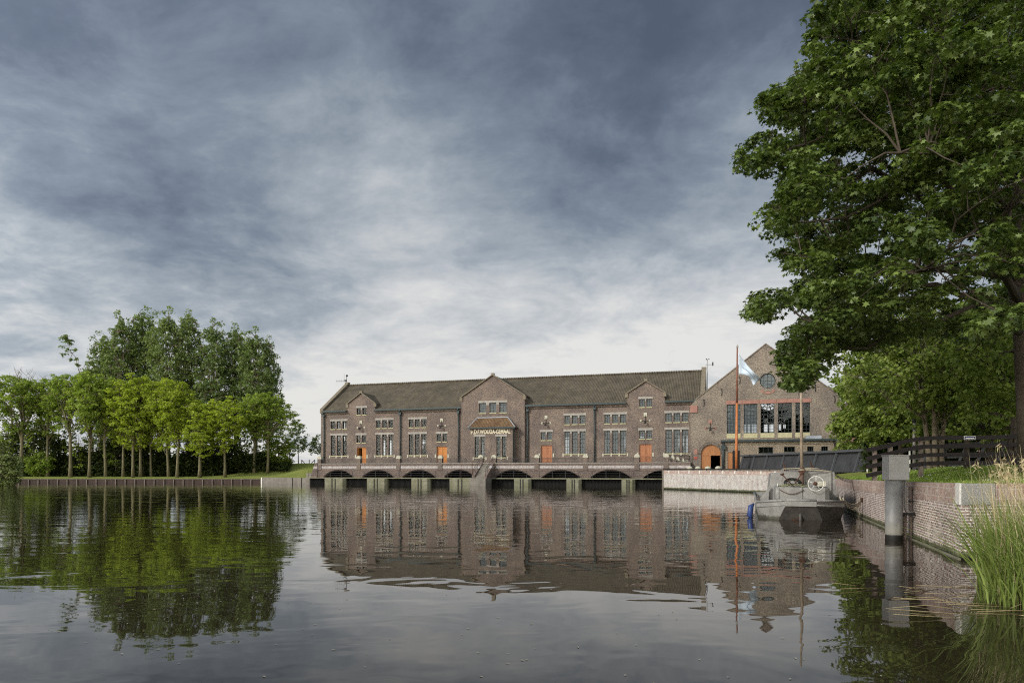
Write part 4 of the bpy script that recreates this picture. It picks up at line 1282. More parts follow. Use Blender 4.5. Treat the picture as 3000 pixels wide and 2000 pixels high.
# ================================================================ QUAY WALLS
def quay(name, p0, p1, top0, top1, thick, m_, cope, label, cope_h=.34, extra=None, cap0=True, cap1=True, sk0=0, sk1=0):
    """p0->p1 world, wall face on the left of travel; local x along wall"""
    d = p1 - p0; L = d.length; ang = math.atan2(d.y, d.x)
    o = empty(name, (p0.x, p0.y, 0), ang, label=label, cat='quay wall')
    n = 12
    mb = MB()
    for i in range(n):
        a, b = L * i / n, L * (i + 1) / n; za, zb_ = top0 + (top1 - top0) * i / n, top0 + (top1 - top0) * (i + 1) / n
        if callable(extra): za, zb_ = extra(a), extra(b)
        mb.add([(a, 0, -1.5), (b, 0, -1.5), (b, 0, zb_ - cope_h), (a, 0, za - cope_h)], [(0, 1, 2, 3)])
    if cap0: mb.add([(0, 0, -1.5), (0, thick, -1.5), (0, thick, top0 - cope_h), (0, 0, top0 - cope_h)], [(0, 1, 2, 3)])
    if cap1: mb.add([(L, 0, -1.5), (L, thick, -1.5), (L, thick, top1 - cope_h), (L, 0, top1 - cope_h)], [(0, 1, 2, 3)])
    mb.build('wall', m_, o)
    mb = MB()
    for i in range(n):
        a, b = L * i / n, L * (i + 1) / n; za, zb_ = top0 + (top1 - top0) * i / n, top0 + (top1 - top0) * (i + 1) / n
        if callable(extra): za, zb_ = extra(a), extra(b)
        f = -.012
        mb.add([(a, f, za - cope_h), (b, f, zb_ - cope_h), (b, f, zb_), (a, f, za), (a + (sk0 if i == 0 else 0), thick, za), (b + (sk1 if i == n - 1 else 0), thick, zb_), (a, .02, za - cope_h), (b, .02, zb_ - cope_h)], [(0, 1, 2, 3), (3, 2, 5, 4), (0, 6, 7, 1)])
    if cap0: mb.add([(-.004, -.012, top0 - cope_h), (-.004, thick, top0 - cope_h), (-.004, thick, top0), (-.004, -.012, top0)], [(0, 1, 2, 3)])
    mb.build('coping', cope, o)
    return o, L


def cope_mat():
    m, g, b, o = mat('soldier course coping')
    co = objco(g); x, y, z = g.sep(co)
    u = g.m('ADD', x, y)
    t = g.new('ShaderNodeTexBrick'); g.put(t.inputs['Vector'], g.comb(u, g.m('ADD', z, 5), 0))
    g.put(t.inputs['Color1'], (.33, .20, .16)); g.put(t.inputs['Color2'], (.24, .155, .13)); g.put(t.inputs['Mortar'], (.42, .37, .33))
    t.inputs['Scale'].default_value = 1; t.inputs['Mortar Size'].default_value = .008; t.inputs['Brick Width'].default_value = .075; t.inputs['Row Height'].default_value = .23
    t.offset = 0
    n = g.noise(co, 2.5, 6, .65); n2 = g.noise(co, 16, 3, .6)
    c = g.mix(g.mr(n, .45, .62, 0, .6), t.outputs[0], (.46, .40, .35))
    s = g.mr(n2, .35, .65, .7, 1.3); c = g.mix(1, c, g.comb(s, s, s), 'MULTIPLY')
    g.put(b.inputs['Base Color'], c); b.inputs['Roughness'].default_value = .85
    bumped(g, b, n2, .01)
    return m


M['cope'] = cope_mat()
# pale wing wall: outer corner WQ0 to inner corner RQ1 (face towards camera/left)
o, L = quay('lime_stained_quay', WQ0, RQ1, 2.16, 2.05, .5, M['brick_white'], M['cope'], 'lime bleached brick quay between the terrace arches and the grey boat', .36)
for i in range(11):
    a = .9 + i * 1.75
    MB().box(a, a + .16, -.03, .3, 1.80, 2.17 - .11 * a / L).build('coping_stone', M['granite_light'], o)
mb = MB(); d_ = -.02
# return face of that block towards the terrace
b_w = loc2w(23.2, -4.3)
dd_ = (b_w - WQ0); Lr = Vector((dd_.x, dd_.y, 0)).length; ang_r = math.atan2(dd_.y, dd_.x)
o2 = empty('quay_return', (WQ0.x, WQ0.y, 0), ang_r, label='brick return of the lime stained quay running back to the terrace', cat='quay wall')
MB().box(0.012, Lr, -.4, 0, -1.5, 2.14).build('wall', M['brick_white'], o2)
# right-hand quay (runs from the inner corner towards the camera, so the land lies on its local +y side)
rq_o, RLq = quay('right_hand_quay', RQ1, RQ0, quay_top(47), quay_top(0), .42, M['brick_quay'], M['cope'], 'pinkish brick quay with white mortar running from the reeds back past the boat', .48, extra=lambda a: quay_top(47.08 - a), cap1=False, sk1=-.15)
MB().box(RLq - .36, RLq + .01, -.03, .03, 1.80 - .50, 1.812).build('corner_stone', M['granite_light'], rq_o, bevel=.008)
MB().box(-.5, RLq, -.06, 0, -1.4, .03).build('footing', M['concrete'], rq_o)
o, L = quay('front_quay', RQ0, RQ0 + Vector((30, 0, 0)), quay_top(0), quay_top(0), .42, M['brick_quay'], M['cope'], 'shaded end face of the brick quay behind the reeds', .48, cap0=False, sk0=.15)
MB().box(.0, .80, -.035, .03, 1.80 - .50, 1.808).build('corner_stone', M['granite'], o, bevel=.012)  # same block as the pale corner stone, its shade painted in as darker granite
# rail along the pale quay
dq = (RQ1 - WQ0).normalized(); nq = Vector((-dq.y, dq.x, 0))
o = empty('quay_rail', (WQ0.x, WQ0.y, 0), math.atan2(dq.y, dq.x), label='low black pipe rail on top of the lime stained quay', cat='railing')
MB().tube([(-.4, .25, 2.34), (19, .25, 2.26)], .055, 8).build('rail', M['iron'], o)
for i in range(9): MB().box(.4 + i * 2.2, .46 + i * 2.2, .22, .28, 2.05, 2.3).build('rail_post', M['iron'], o)
mb = MB().dome((0, 0, .17), .36, .30, 14, 6).tube([(0, 0, 0), (0, 0, .17)], .36, 14)
st = mb.build('stone_bollard', M['stone_light'], None)
for i, px in enumerate((2021, 2045, 2074, 2104)):
    c = st if i == 0 else st.copy()
    if i: col.objects.link(c)
    p = wp(px, 1379, 81.5 - i * 1.2); c.location = (p.x, p.y, 2.2)
    tag(c, ['leftmost', 'second from left', 'third from left', 'rightmost'][i] + ' of four domed pale bollards in the yard before the arched door', 'bollard', 'domed bollards behind the quay rail')

# ================================================================ FLAGPOLE, FLAG, LAMP, SCREEN, FENCE
fb = wp(2157, 1379, 83.0); fb.z = 2.2
ft = wp(2160, 1020, 83.0)
o = empty('flagpole', fb, 0, label='tall orange brown flagpole with silver tip in front of the boiler hall', cat='flagpole')
v = ft - fb
MB().tube([(0, 0, 0), v * .18, v * .55], [.20, .17, .13], 10).build('lower_pole', M['mast'], o)
MB().tube([v * .55, v], [.13, .085], 10).build('upper_pole', plain('weathered varnish', (.17, .07, .045), .5, .3, 4), o)
MB().tube([v, v + Vector((0, 0, .25)), v + Vector((0, 0, .32)), v + Vector((0, 0, .5))], [.09, .16, .08, .02], 8).build('finial', M['pvc'], o)
MB().box(-.42, -.22, -.12, .12, 0, 2.4).box(.2, .4, -.12, .12, 0, 2.4).build('clamp_post', M['iron'], o)
# flag
def flagp(u, w):
    a = Vector((2163.5 + 1 * w, 0, 1033 + 64 * w)); b = Vector((2229 - 22 * w, 0, 1108 + 21 * w))
    p = a.lerp(b, u)
    sag = math.sin(u * PI) * (6 + 3 * w) * (1 if w > .5 else -.3)
    x_ = p.x + sag * .5; y_ = p.z - sag * .8 + 8 * math.sin(u * PI) * (.5 - w)
    P3 = wp(x_, y_, 83.0 + .45 * math.sin(u * 7 + w * 2.2) * u + .25 * math.sin(w * 6) * u)
    return tuple(P3)


n = 18
vs = [flagp(i / n, j / 10) for j in range(11) for i in range(n + 1)]
o = MB().add(vs, [(j * (n + 1) + i, j * (n + 1) + i + 1, (j + 1) * (n + 1) + i + 1, (j + 1) * (n + 1) + i) for j in range(10) for i in range(n)], True).build('flag', M['flag'], None, 'pale blue flag hanging in folds from the flagpole', 'flag')
sm_ = o.modifiers.new('s', 'SOLIDIFY'); sm_.thickness = .02

# dark leaning board screen
A = Vector((29.3, 88.5, 0)); B = Vector((28.0, 53.8, 0)); dAB = (B - A).normalized(); LAB = (B - A).length
o = empty('leaning_screen', A, math.atan2(dAB.y, dAB.x), label='long dark leaning board screen with slanted braces behind the quay lawn', cat='screen')
zt0, zt1 = 4.02, 3.72
mb = MB(); mb.add([(0, 0, 2.0), (LAB, 0, 2.0), (LAB, .55, zt1), (0, .55, zt0), (0, .08, 2.0), (LAB, .08, 2.0), (LAB, .63, zt1), (0, .63, zt0)], [(0, 1, 2, 3), (7, 6, 5, 4), (0, 4, 5, 1), (2, 6, 7, 3), (1, 5, 6, 2)])
mb.build('boards', M['timber_dark'], o)
MB().hexa((0, .45, zt0 + .05), (LAB, .45, zt1 + .05), .42, .20).build('cap_beam', M['screenbeam'], o)
for Yk in (87.5, 83, 78.3, 73, 68.6, 64.5, 60.2, 55.8):
    a = (A.y - Yk) / abs(dAB.y); f = a / LAB
    MB().hexa((a, -.10, 2.0), (a, .42, zt0 + (zt1 - zt0) * f), .16, .16).build('brace', M['screenbeam'], o)

# four rail fence on the lawn
FY = 28.0
rail = [(2538, 1319), (2600, 1305), (2660, 1291), (2702, 1283.5), (2760, 1282), (2884, 1281), (2950, 1279), (3060, 1268), (3200, 1262)]
o = empty('rail_fence', wp(2538, 1379, FY), 0, label='black four rail timber fence bending up over the lawn', cat='fence')
org = Vector(o.location)
for k in range(4):
    mb = MB()
    for i in range(len(rail) - 1):
        a = wp(rail[i][0], rail[i][1] + k * 24.6, FY) - org; b = wp(rail[i + 1][0] + .5, rail[i + 1][1] + k * 24.6, FY) - org
        mb.hexa(a, b, .05, .165)
    mb.build('rail', M['tarred'], o)
for px in (2562, 2608, 2697, 2832, 2958, 3090):
    yt = np.interp(px, [r[0] for r in rail], [r[1] for r in rail])
    a = wp(px, yt - 6, FY + .1) - org; b = a.copy(); b.z = 1.7 - org.z
    MB().box(a.x - .07, a.x + .07, .03, .17, b.z, a.z).build('post', M['pilepost'] if px < 2700 else M['bark_dark'], o)
a = wp(2977, 1222, FY + .1) - org
MB().box(a.x - .12, a.x + .12, .04, .26, -1, a.z).build('post', M['bark_dark'], o)
# enamel sign on the top rail
p = wp(2840.5, 1282, FY - .04)
o = empty('enamel_sign', p, 0, label='small blue and white sign plate fixed to the top fence rail', cat='sign')
MB().box(-.235, .235, -.012, 0, -.075, .075).build('border', M['white'], o)
MB().box(-.215, .215, -.017, -.013, -.058, .058).build('plate', M['sign'], o)
MB().box(-.17, .17, -.021, -.018, -.035, .0).build('lettering', M['white'], o)
# tilted dark slat screen behind the fence
A = Vector((wp(2690, 0, 36).x, 36.5, 0)); B = Vector((wp(3010, 0, 32).x + 3, 32.2, 0)); d_ = (B - A).normalized(); LB = (B - A).length
o = empty('slatted_rack', A, math.atan2(d_.y, d_.x), label='low dark slatted rack leaning behind the right half of the fence', cat='rack')
mb = MB()
for i in range(3): mb.hexa((0, .1 * i, 2.35 + i * .5), (LB, .1 * i, 2.45 + i * .58), .05, .26)
mb.build('slats', M['timber_dark'], o)
for i in range(9): MB().hexa((.3 + i * LB / 9, -.1, 2.1), (.3 + i * LB / 9 + .55, .25, 3.55), .10, .08).build('brace', M['screenbeam'], o)

# grey lamp post and thin white post by the trees
p = wp(2678, 1379, 40); p.z = 2.05
o = empty('lamp_post', p, 0, label='slim grey post standing among the trees beyond the fence', cat='post')
MB().tube([(0, 0, 0), (0, 0, 2.9)], [.09, .075], 8).build('pole', M['pvc'], o)
MB().tube([(0, 0, 2.9), (0, 0, 3.1)], [.12, .10], 8).build('cap', M['iron'], o)
p = wp(2665, 1379, 38); p.z = 2.05
MB().tube([(0, 0, 0), (0, 0, 1.35)], .05, 8).dome((0, 0, 1.35), .05, .04).build('marker_post', M['white'], None, 'thin white marker post seen through the fence', 'post').location = p
p = wp(2541, 1379, 44); p.z = 2.0
MB().tube([(0, 0, 0), (0, 0, .45)], .05, 8).dome((0, 0, .45), .05, .04).build('marker_post', M['white'], None, 'short white peg on the grass at the end of the leaning screen', 'post').location = p
# brick house behind the trees
p = wp(2690, 1379, 66); p.z = 2.0
o = empty('brick_house', p, R(-12), label='red brick house half hidden behind the trees beyond the fence', cat='house')
hw_ = [rect(-3.1, -2.0, 1.4, 2.9), rect(.6, 1.8, 1.4, 2.9), rect(4.0, 5.2, 1.4, 2.9)]
panel(rect(-5.2, 7.5, 0, 4.4), hw_, 0, .3).build('wall', M['brick_red'], o)
MB().box(-5.19, -4.9, .3, 7, 0, 4.4).box(7.2, 7.49, .3, 7, 0, 4.4).box(-5.2, 7.5, 7, 7.3, 0, 4.4).build('wall', M['brick_red'], o)
MB().add([(-5.5, -.4, 4.3), (7.8, -.4, 4.3), (7.8, 3.65, 7.4), (-5.5, 3.65, 7.4), (-5.5, 7.7, 4.3), (7.8, 7.7, 4.3)], [(0, 1, 2, 3), (3, 2, 5, 4), (0, 3, 4), (1, 5, 2)]).build('roof', M['roof'], o)
for h_ in hw_:
    w_ = MB().box(h_[0][0], h_[1][0], .1, .16, 1.4, 1.5).box(h_[0][0], h_[1][0], .1, .16, 2.8, 2.9).box(h_[0][0], h_[0][0] + .08, .1, .16, 1.5, 2.8).box(h_[1][0] - .08, h_[1][0], .1, .16, 1.5, 2.8).build('window', M['white'], o)
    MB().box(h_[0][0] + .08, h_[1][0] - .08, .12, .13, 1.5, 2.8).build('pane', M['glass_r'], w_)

# ================================================================ GAUGE POST
p = wp(2619, 1379, 20.8)
o = empty('gauge_post', (p.x, p.y, 0), R(-9), label='round grey steel post with a cabinet on top standing in the water by the quay', cat='post')
MB().tube([(0, 0, -1.2), (0, 0, 1.84)], .245, 28).build('pillar', M['pipe'], o)
c_ = MB().box(-.24, .33, -.28, .28, 1.83, 2.56).build('cabinet', M['box'], o, bevel=.012)
MB().box(-.26, .35, -.30, .30, 2.563, 2.585).build('lid', M['box'], c_)
for z_ in (1.93, 2.45): MB().box(.325, .35, -.24, -.14, z_ - .03, z_ + .03).build('hinge', M['iron'], c_)
MB().tube([(.335, .05, 1.84), (.335, .05, .98), (.37, .05, .88), (.44, .05, .84), (.62, .12, .82)], .045, 10).build('conduit', M['pvc'], o)
MB().tube([(.35, .12, .82), (.35, .12, -.8)], .058, 10).build('conduit', plain('rust stained pipe', (.20, .15, .13), .7, .3, 5), o)
MB().box(.24, .64, -.02, .16, .76, .83).build('bracket', M['iron'], o)
# pipe clipped on the wall behind the post
w2 = RQ0 + rqd * 5.1
o = empty('wall_pipe', (w2.x - rqn.x * .07, w2.y - rqn.y * .07, 0), math.atan2(rqd.y, rqd.x), label='narrow pipe clipped upright to the quay wall beside the gauge post', cat='pipe')
MB().tube([(0, 0, -.6), (0, 0, 1.62)], .055, 8).build('tube', plain('rusty grey pipe', (.22, .17, .15), .8, .3, 5), o)
MB().box(-.1, .1, -.07, .05, 1.15, 1.19).build('clip', M['iron'], o)

# ================================================================ BOAT
BO_ = Vector((12.0, 29.0, 0))
bt = empty('workboat', BO_, -math.atan2(rqd.x, rqd.y), label='blunt grey steel workboat with cabin and short wooden mast moored along the quay', cat='boat')
T = [(-1.5, 1.15, .74), (-.35, 0, .88), (.85, 0, .88), (2.05, 1.15, .80), (2.12, 9.5, .92), (-1.6, 9.5, .92)]
Mi = [(-1.51, 1.17, .47), (-.37, .0, .60), (.87, .0, .60), (2.06, 1.17, .52), (2.12, 9.5, .6), (-1.6, 9.5, .6)]
Bt = [(-1.36, 1.55, -.25), (-.72, .62, -.25), (1.22, .62, -.25), (1.90, 1.55, -.25), (2.0, 9.2, -.25), (-1.5, 9.2, -.25)]
mb = MB(); mb.add(T + Mi + Bt, [(i, (i + 1) % 6, (i + 1) % 6 + 6, i + 6) for i in range(6)] + [(i + 6, (i + 1) % 6 + 6, (i + 1) % 6 + 12, i + 12) for i in (0, 5, 3, 4)])
mb.cur = 1; mb.add(Mi + Bt, [(1, 2, 8, 7), (2, 3, 9, 8)])  # bow rake and right facet: their shade is put into the colour
hull = mb.build('hull', [M['steel'], M['steel_dark']], bt)
for a, b in ((0, 1), (1, 2), (2, 3), (3, 4), (5, 0)):
    MB().tube([Vector(T[a]) + Vector((0, 0, -.02)), Vector(T[b]) + Vector((0, 0, -.02))], .058, 8).build('gunwale', M['steel_trim'], hull)
MB().tube([Vector(Mi[0]) + Vector((-.01, 0, .02)), Vector((-.36, -.02, .66))], .03, 6).build('strake', M['steel_trim'], hull)
MB().tube([Vector(Mi[3]) + Vector((.01, 0, .02)), Vector((.86, -.02, .66))], .03, 6).build('strake', M['steel_trim'], hull)
MB().box(-.36, .86, -.035, -.004, .60, .86).build('bow_plate', M['steel'], hull, bevel=.01)
MB().slab([(t_[0] * .97, t_[1] + .03) for t_ in T], .60, .68).build('foredeck', M['steel'], bt)
MB().tube([(.25, .25, .62), (.25, .35, -.5)], .06, 8).build('rudder_post', M['steel_dark'], hull)
MB().hexa((.2, .3, .10), (-.55, .1, -.16), .03, .05).build('stay', M['rust'], hull)
# cuddy
cud = MB().slab([(-.72, 1.45), (-.50, 1.25), (1.30, 1.25), (1.50, 1.45), (1.50, 3.2), (-.72, 3.2)], .68, [1.37, 1.40, 1.36, 1.34, 1.42, 1.42]).build('cuddy', M['steel'], bt, bevel=.015)
MB().tube([(-.60, 1.34, .68), (-.60, 1.34, 1.36)], .11, 10).build('corner_post', M['steel_trim'], cud)
MB().box(.39, .41, 1.235, 1.25, .7, 1.38).build('seam', M['iron'], cud)
# cabin
cab = MB().prism([(-.98, .70), (-.86, 1.98), (.42, 2.13), (1.88, 2.05), (2.0, .72)], 3.25, 7.6).build('cabin', M['steel'], bt, bevel=.015)
MB().prism([(-1.42, .72), (-.97, .72), (-.93, 1.42), (-1.12, 1.10)], 3.0, 3.1).prism([(1.99, .72), (2.06, .72), (2.04, 1.1), (1.97, 1.5)], 3.0, 3.1).build('side_plate', M['steel'], cab)
MB().box(1.62, 1.74, 3.16, 3.25, .72, 2.04).box(.80, .82, 3.235, 3.25, 1.3, 2.1).build('seam', M['steel'], cab)
for xk in (-.35, 1.0): MB().torus((xk, 3.3, 2.12), .06, .014, 'y', 10, 5).build('lifting_eye', M['steel_trim'], cab)
# mast
mst = MB().tube([(.47, 2.95, .9), (.47, 2.95, 2.25)], [.095, .09], 12).build('mast', M['mastlow'], bt)
MB().tube([(.47, 2.95, 2.25), (.45, 2.95, 4.6), (.44, 2.95, 7.0)], [.072, .062, .04], 12).build('upper_mast', M['mastwood'], mst)
MB().box(.34, .60, 2.80, 3.1, 2.02, 2.2).build('mast_band', M['rust'], mst)
MB().tube([(-.35, 3.1, 2.20), (.9, 3.05, 2.24), (1.25, 3.05, 2.20)], .022, 6).build('spar', M['rope'], bt)
for xk, h_, dx in ((-.25, .42, -.05), (.95, .50, -.10)): MB().tube([(xk, 3.4, 2.1), (xk + dx, 3.4, 2.1 + h_)], [.028, .012], 5).tube([(xk + .08, 3.4, 2.1), (xk + dx, 3.4, 2.1 + h_)], [.03, .015], 5).build('horn', M['rust'], cab)
# hand wheel
hwz = 1.55
wl = MB().torus((.92, 1.05, hwz), .315, .015, 'y', 32, 6).build('hand_wheel', M['white'], bt)
mb = MB()
for k in range(5): a = 2 * PI * k / 5 + .3; mb.tube([(.92, 1.05, hwz), (.92 + .31 * math.cos(a), 1.05, hwz + .31 * math.sin(a))], .011, 5)
mb.build('spoke', M['white'], wl)
MB().tube([(.90, .99, hwz), (.90, 1.20, hwz)], .085, 12).tube([(.90, 1.2, hwz), (.90, 1.8, hwz)], .05, 8).build('hub', M['rust'], wl)
# windlass arms, ropes, box and ring
MB().tube([(.05, 1.75, 1.42), (-.42, 1.6, 1.93)], .024, 6).tube([(-.50, 1.6, 1.93), (-.34, 1.6, 1.97)], .05, 6).tube([(.05, 1.75, 1.42), (.38, 1.7, 1.98)], .024, 6).tube([(.30, 1.7, 2.0), (.46, 1.7, 1.98)], .04, 6).build('windlass_arm', M['rust'], bt)
rng = np.random.default_rng(8)
mb = MB()
for k in range(9):
    r_ = rng.uniform(.16, .32); cx = .02 + rng.uniform(-.08, .08); pts = []
    for q in range(21):
        a = PI * 2 * q / 20; pts.append((cx + r_ * 1.1 * math.cos(a), 1.85 + rng.uniform(-.01, .01) + .1 * math.sin(a) + k * .02, 1.55 + r_ * .75 * math.sin(a) * (1 if math.sin(a) > 0 else .35)))
    mb.tube(pts, .018, 5)
o = mb.build('hose_coil', M['rope_dark']); o.matrix_world = bt.matrix_basis.copy()
tag(o, 'black hose coiled on the foredeck of the grey boat', 'hose')


def in_boat(o): o.location = bt.location; o.rotation_euler = bt.rotation_euler; return o


in_boat(o)
mb = MB()
for k in range(10):
    cx = -.45 + k * .09 if k < 5 else .10 + (k - 5) * .10; r_ = rng.uniform(.08, .16); pts = []
    for q in range(15):
        a = PI * 2 * q / 14; pts.append((cx + r_ * math.cos(a), 1.55 + r_ * math.sin(a), 1.43 + .02 * k % .08 + .03 * math.sin(a * 2 + k)))
    mb.tube(pts, .017, 5)
in_boat(tag(mb.build('rope_heap', M['rope_green']), 'greenish rope heaped along the front of the cuddy roof', 'rope'))
b_ = MB().slab([(.98, 1.9), (1.40, 1.85), (1.44, 2.3), (1.0, 2.35)], 1.42, 1.64).build('storage_box', M['stone_light'], None, bevel=.01)
in_boat(tag(b_, 'small pale box lying on the cuddy behind the hand wheel', 'box'))
mb = MB(); pts = [(-.55 + 1.0 * u, 1.10 + .05 * 0, 1.28 - .20 * math.sin(u * PI) - .10 * u * 0) for u in np.linspace(0, 1, 9)]
mb.tube([(p[0], 1.2, p[2]) for p in pts], .016, 5); mb.build('grab_rope', M['rust'], bt)
MB().torus((.25, .35, .68), .32, .014, 'y', 20, 5).build('bow_ring', M['steel_trim'], bt)
for xk in (-.62, 1.32): MB().torus((xk, 1.5, 1.47), .07, .014, 'x', 12, 5).build('deck_eye', M['white'], cud)
mb = MB()
for xk, yk in ((-1.45, 1.5), (2.0, 1.5)): mb.box(xk - .1, xk + .1, yk - .05, yk + .4, .76, .92).tube([(xk, yk, .8), (xk, yk, 1.02)], .045, 8)
mb.build('bitt', M['steel_dark'], hull)
fd = MB().tube([(-1.62, 1.5, .62), (-1.75, 1.45, .5), (-1.80, 1.4, .1), (-1.72, 1.4, -.05)], [.04, .12, .13, .06], 10).build('fender', M['blue'])
MB().tube([(-1.62, 1.5, .95), (-1.63, 1.5, .6)], .012, 5).build('fender_line', M['rope'], fd)
in_boat(tag(fd, 'blue fender hanging on the left bow of the grey boat', 'fender'))


def rope(pts, sag, n=14):
    out_ = []
    for (a, b), s_ in zip(zip(pts[:-1], pts[1:]), sag):
        a, b = Vector(a), Vector(b)
        for k in range(n): u = k / n; q = a.lerp(b, u); q.z -= s_ * 4 * u * (1 - u); out_.append(q)
    out_.append(Vector(pts[-1])); return out_


ringp = wp(2528, 1463, 30.6); ringp.x -= .08
bow = bt.matrix_basis @ Vector((2.02, 1.35, .90)) if False else BO_ + Vector((2.02 * rqn.x + 1.35 * rqd.x, 2.02 * rqn.y + 1.35 * rqd.y, .90))
o = MB()
for k in range(4): o.tube(rope([bow + Vector((0, 0, -.02 * k)), ringp + Vector((0, 0, -.03 * k))], [.22 + .05 * k]), .018, 5)
for k in range(3): o.tube(rope([ringp + Vector((-.5, -.2, -.42)), ringp], [.10 + .07 * k]), .018, 5)
o.tube(rope([ringp, ringp + Vector((-.12, .02, -.95)), ringp + Vector((-.02, 0, -.1))], [-.02, .1]), .016, 5)
o.tube(rope([bow + Vector((-.1, .1, .1)), bow + Vector((.05, 0, -.25)), bow + Vector((-.02, -.05, .05))], [.05, .05]), .03, 6)
o.build('mooring_rope', M['rope'], None, 'looped pale mooring ropes between the boat bow and the quay ring', 'rope')
MB().torus(tuple(ringp), .07, .018, 'x', 14, 6).box(ringp.x + .04, ringp.x + .10, ringp.y - .07, ringp.y + .07, ringp.z - .1, ringp.z + .1).build('mooring_ring', M['rust'], None, 'rusty mooring ring on the quay wall holding the looped ropes', 'mooring ring')
ct = BO_ + Vector((1.75 * rqn.x + 3.2 * rqd.x, 1.75 * rqn.y + 3.2 * rqd.y, 2.06)); cm = BO_ + Vector((.47 * rqn.x + 2.9 * rqd.x, .47 * rqn.y + 2.9 * rqd.y, 2.15))
qt = RQ0 + rqd * 19.4 + rqn * .3; qt.z = 1.68
o = MB()
for k in range(3): o.tube(rope([cm + Vector((0, 0, .02 * k)), ct + Vector((0, 0, .01 * k)), qt + Vector((.1 * k, .1 * k, .0))], [-.02, .14 + .07 * k]), .016, 5)
o.torus(tuple(cm), .13, .03, 'z', 14, 5)
o.build('stern_rope', M['rope'], None, 'rope led from the mast over the cabin roof to the top of the quay', 'rope')

# ================================================================ LEFT BANK
x0b, x1b, yb_ = -92.0, -43.8, 119.6
o = empty('timber_revetment', (x0b, yb_, 0), 0, label='low timber sheet piling along the tree lined left bank', cat='revetment')
MB().box(0, x1b - x0b, .0, .15, -1, .66).build('boards', M['pile'], o)
MB().box(0, x1b - x0b, -.08, .18, .66, .72).build('cap_rail', M['pilepost'], o)
random.seed(5)
n = 29
for i in range(n): xk = .6 + i * (x1b - x0b - .8) / (n - 1); MB().box(xk - .07, xk + .07, -.16, -.003, -.6, .66 - random.uniform(0, .05)).build('post', M['pilepost'], o)
MB().box(x1b - x0b - .1, x1b - x0b + .1, -.2, .2, -.6, .98).build('end_post', M['white'], o)
pA = Vector((-43.8, 119.6, 0)); pB = loc2w(SX0 - .1, -TO - .6); pB.z = 0
dd_ = pB - pA; an_ = math.atan2(dd_.y, dd_.x)
o = empty('concrete_quay', pA, an_, label='low grey concrete quay between the timber piling and the brick terrace', cat='quay wall')
MB().box(.1, dd_.length, 0, .5, -1, .98).build('wall', M['concrete2'], o, bevel=.03)
for f in (.66, .84): MB().box(dd_.length * f, dd_.length * f + .14, -.08, -.003, -.6, .98).build('steel_guide', M['iron'], o)
MB().box(dd_.length * .62, dd_.length, 3.0, 3.5, .3, 1.75).build('upper_kerb', M['concrete2'], o)
vs = []; gx = 14; gy = 12
for j in range(gy + 1):
    for i in range(gx + 1):
        u = i / gx; w_ = j / gy
        a = pA.lerp(pB, u) + Vector((.1, .35, 0)); b = Vector((-43.8 + 14 * u, 137, 0)); q = a.lerp(b, w_)
        vs.append((q.x, q.y, .90 + (gh(-38, q.y + 2) - .86) * 1.0 * (sm(0, .12, w_)) * (0.35 + .65 * sm(.0, .45, u)) + .06))
MB().add(vs, [(j * (gx + 1) + i, j * (gx + 1) + i + 1, (j + 1) * (gx + 1) + i + 1, (j + 1) * (gx + 1) + i) for j in range(gy) for i in range(gx)], True).build('dike_slope', M['grass'], kind='structure')
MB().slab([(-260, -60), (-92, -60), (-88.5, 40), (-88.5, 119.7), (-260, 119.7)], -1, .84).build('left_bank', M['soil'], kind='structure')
# little posts on the dike crest
for i, (px, lean_) in enumerate(((884, .9), (906, 0), (922, -1.0))):
    p = wp(px, 1379, 137); p.z = 3.3
    o = MB().tube([(0, 0, 0), (0, 0, 1.1)], .08, 6)
    if lean_: o.tube([(0, 0, 1.0), (lean_, 0, 0)], .07, 6)
    o.box(-1.2, 1.2, -.012, .012, .8, .83)
    o = o.build('fence_post', M['bark_dark'], None, ['propped wire fence post on the dike crest, leftmost of three', 'plain upright wire fence post on the dike crest, middle of three', 'propped wire fence post on the dike crest nearest the building'][i], 'post', 'wire fence posts on the dike')
    o.location = p

# ================================================================ TREES
# --- left row of young limes, vase shaped crowns
def lime(seed, h=18.5):
    r = random.Random(seed)
    j = lambda a, b: r.uniform(a, b)
    lob = [(j(-.6, .6), 0, h * j(.70, .76), j(3.9, 4.7), 3.8, h * .25), (-j(1.6, 2.6), .4, h * j(.54, .64), 3.0, 2.6, h * .19), (j(1.6, 2.6), -.3, h * j(.52, .64), 3.2, 2.6, h * .19), (j(-1, 1), 0, h * .88, j(2.2, 3.1), 2.6, h * .12), (j(-.8, .8), 0, h * .40, 2.7, 2.4, h * .15)]
    if seed in (13, 14):   # open vase: high crown over bare rising limbs
        lob = [(j(-.6, .6), 0, h * .80, j(3.9, 4.6), 3.8, h * .18), (-j(2.2, 3.0), .4, h * j(.66, .72), 2.7, 2.4, h * .15), (j(2.2, 3.0), -.3, h * j(.62, .70), 2.8, 2.4, h * .15), (j(-1, 1), 0, h * .90, j(2.2, 3.0), 2.6, h * .10), (j(-.8, .8), 0, h * .50, 2.4, 2.0, h * .10)]
    return dict(h=h, tr=j(.24, .36), lobes=lob, nclump=280 if seed in (13, 14) else 340, crad=.66, per=26, lsize=.31, barkm=M['bark_lime'], seed=seed, nlimb=24, first=.22, twig=.028, shell=.05, up=.30, lean=(j(-.03, .03), 0))


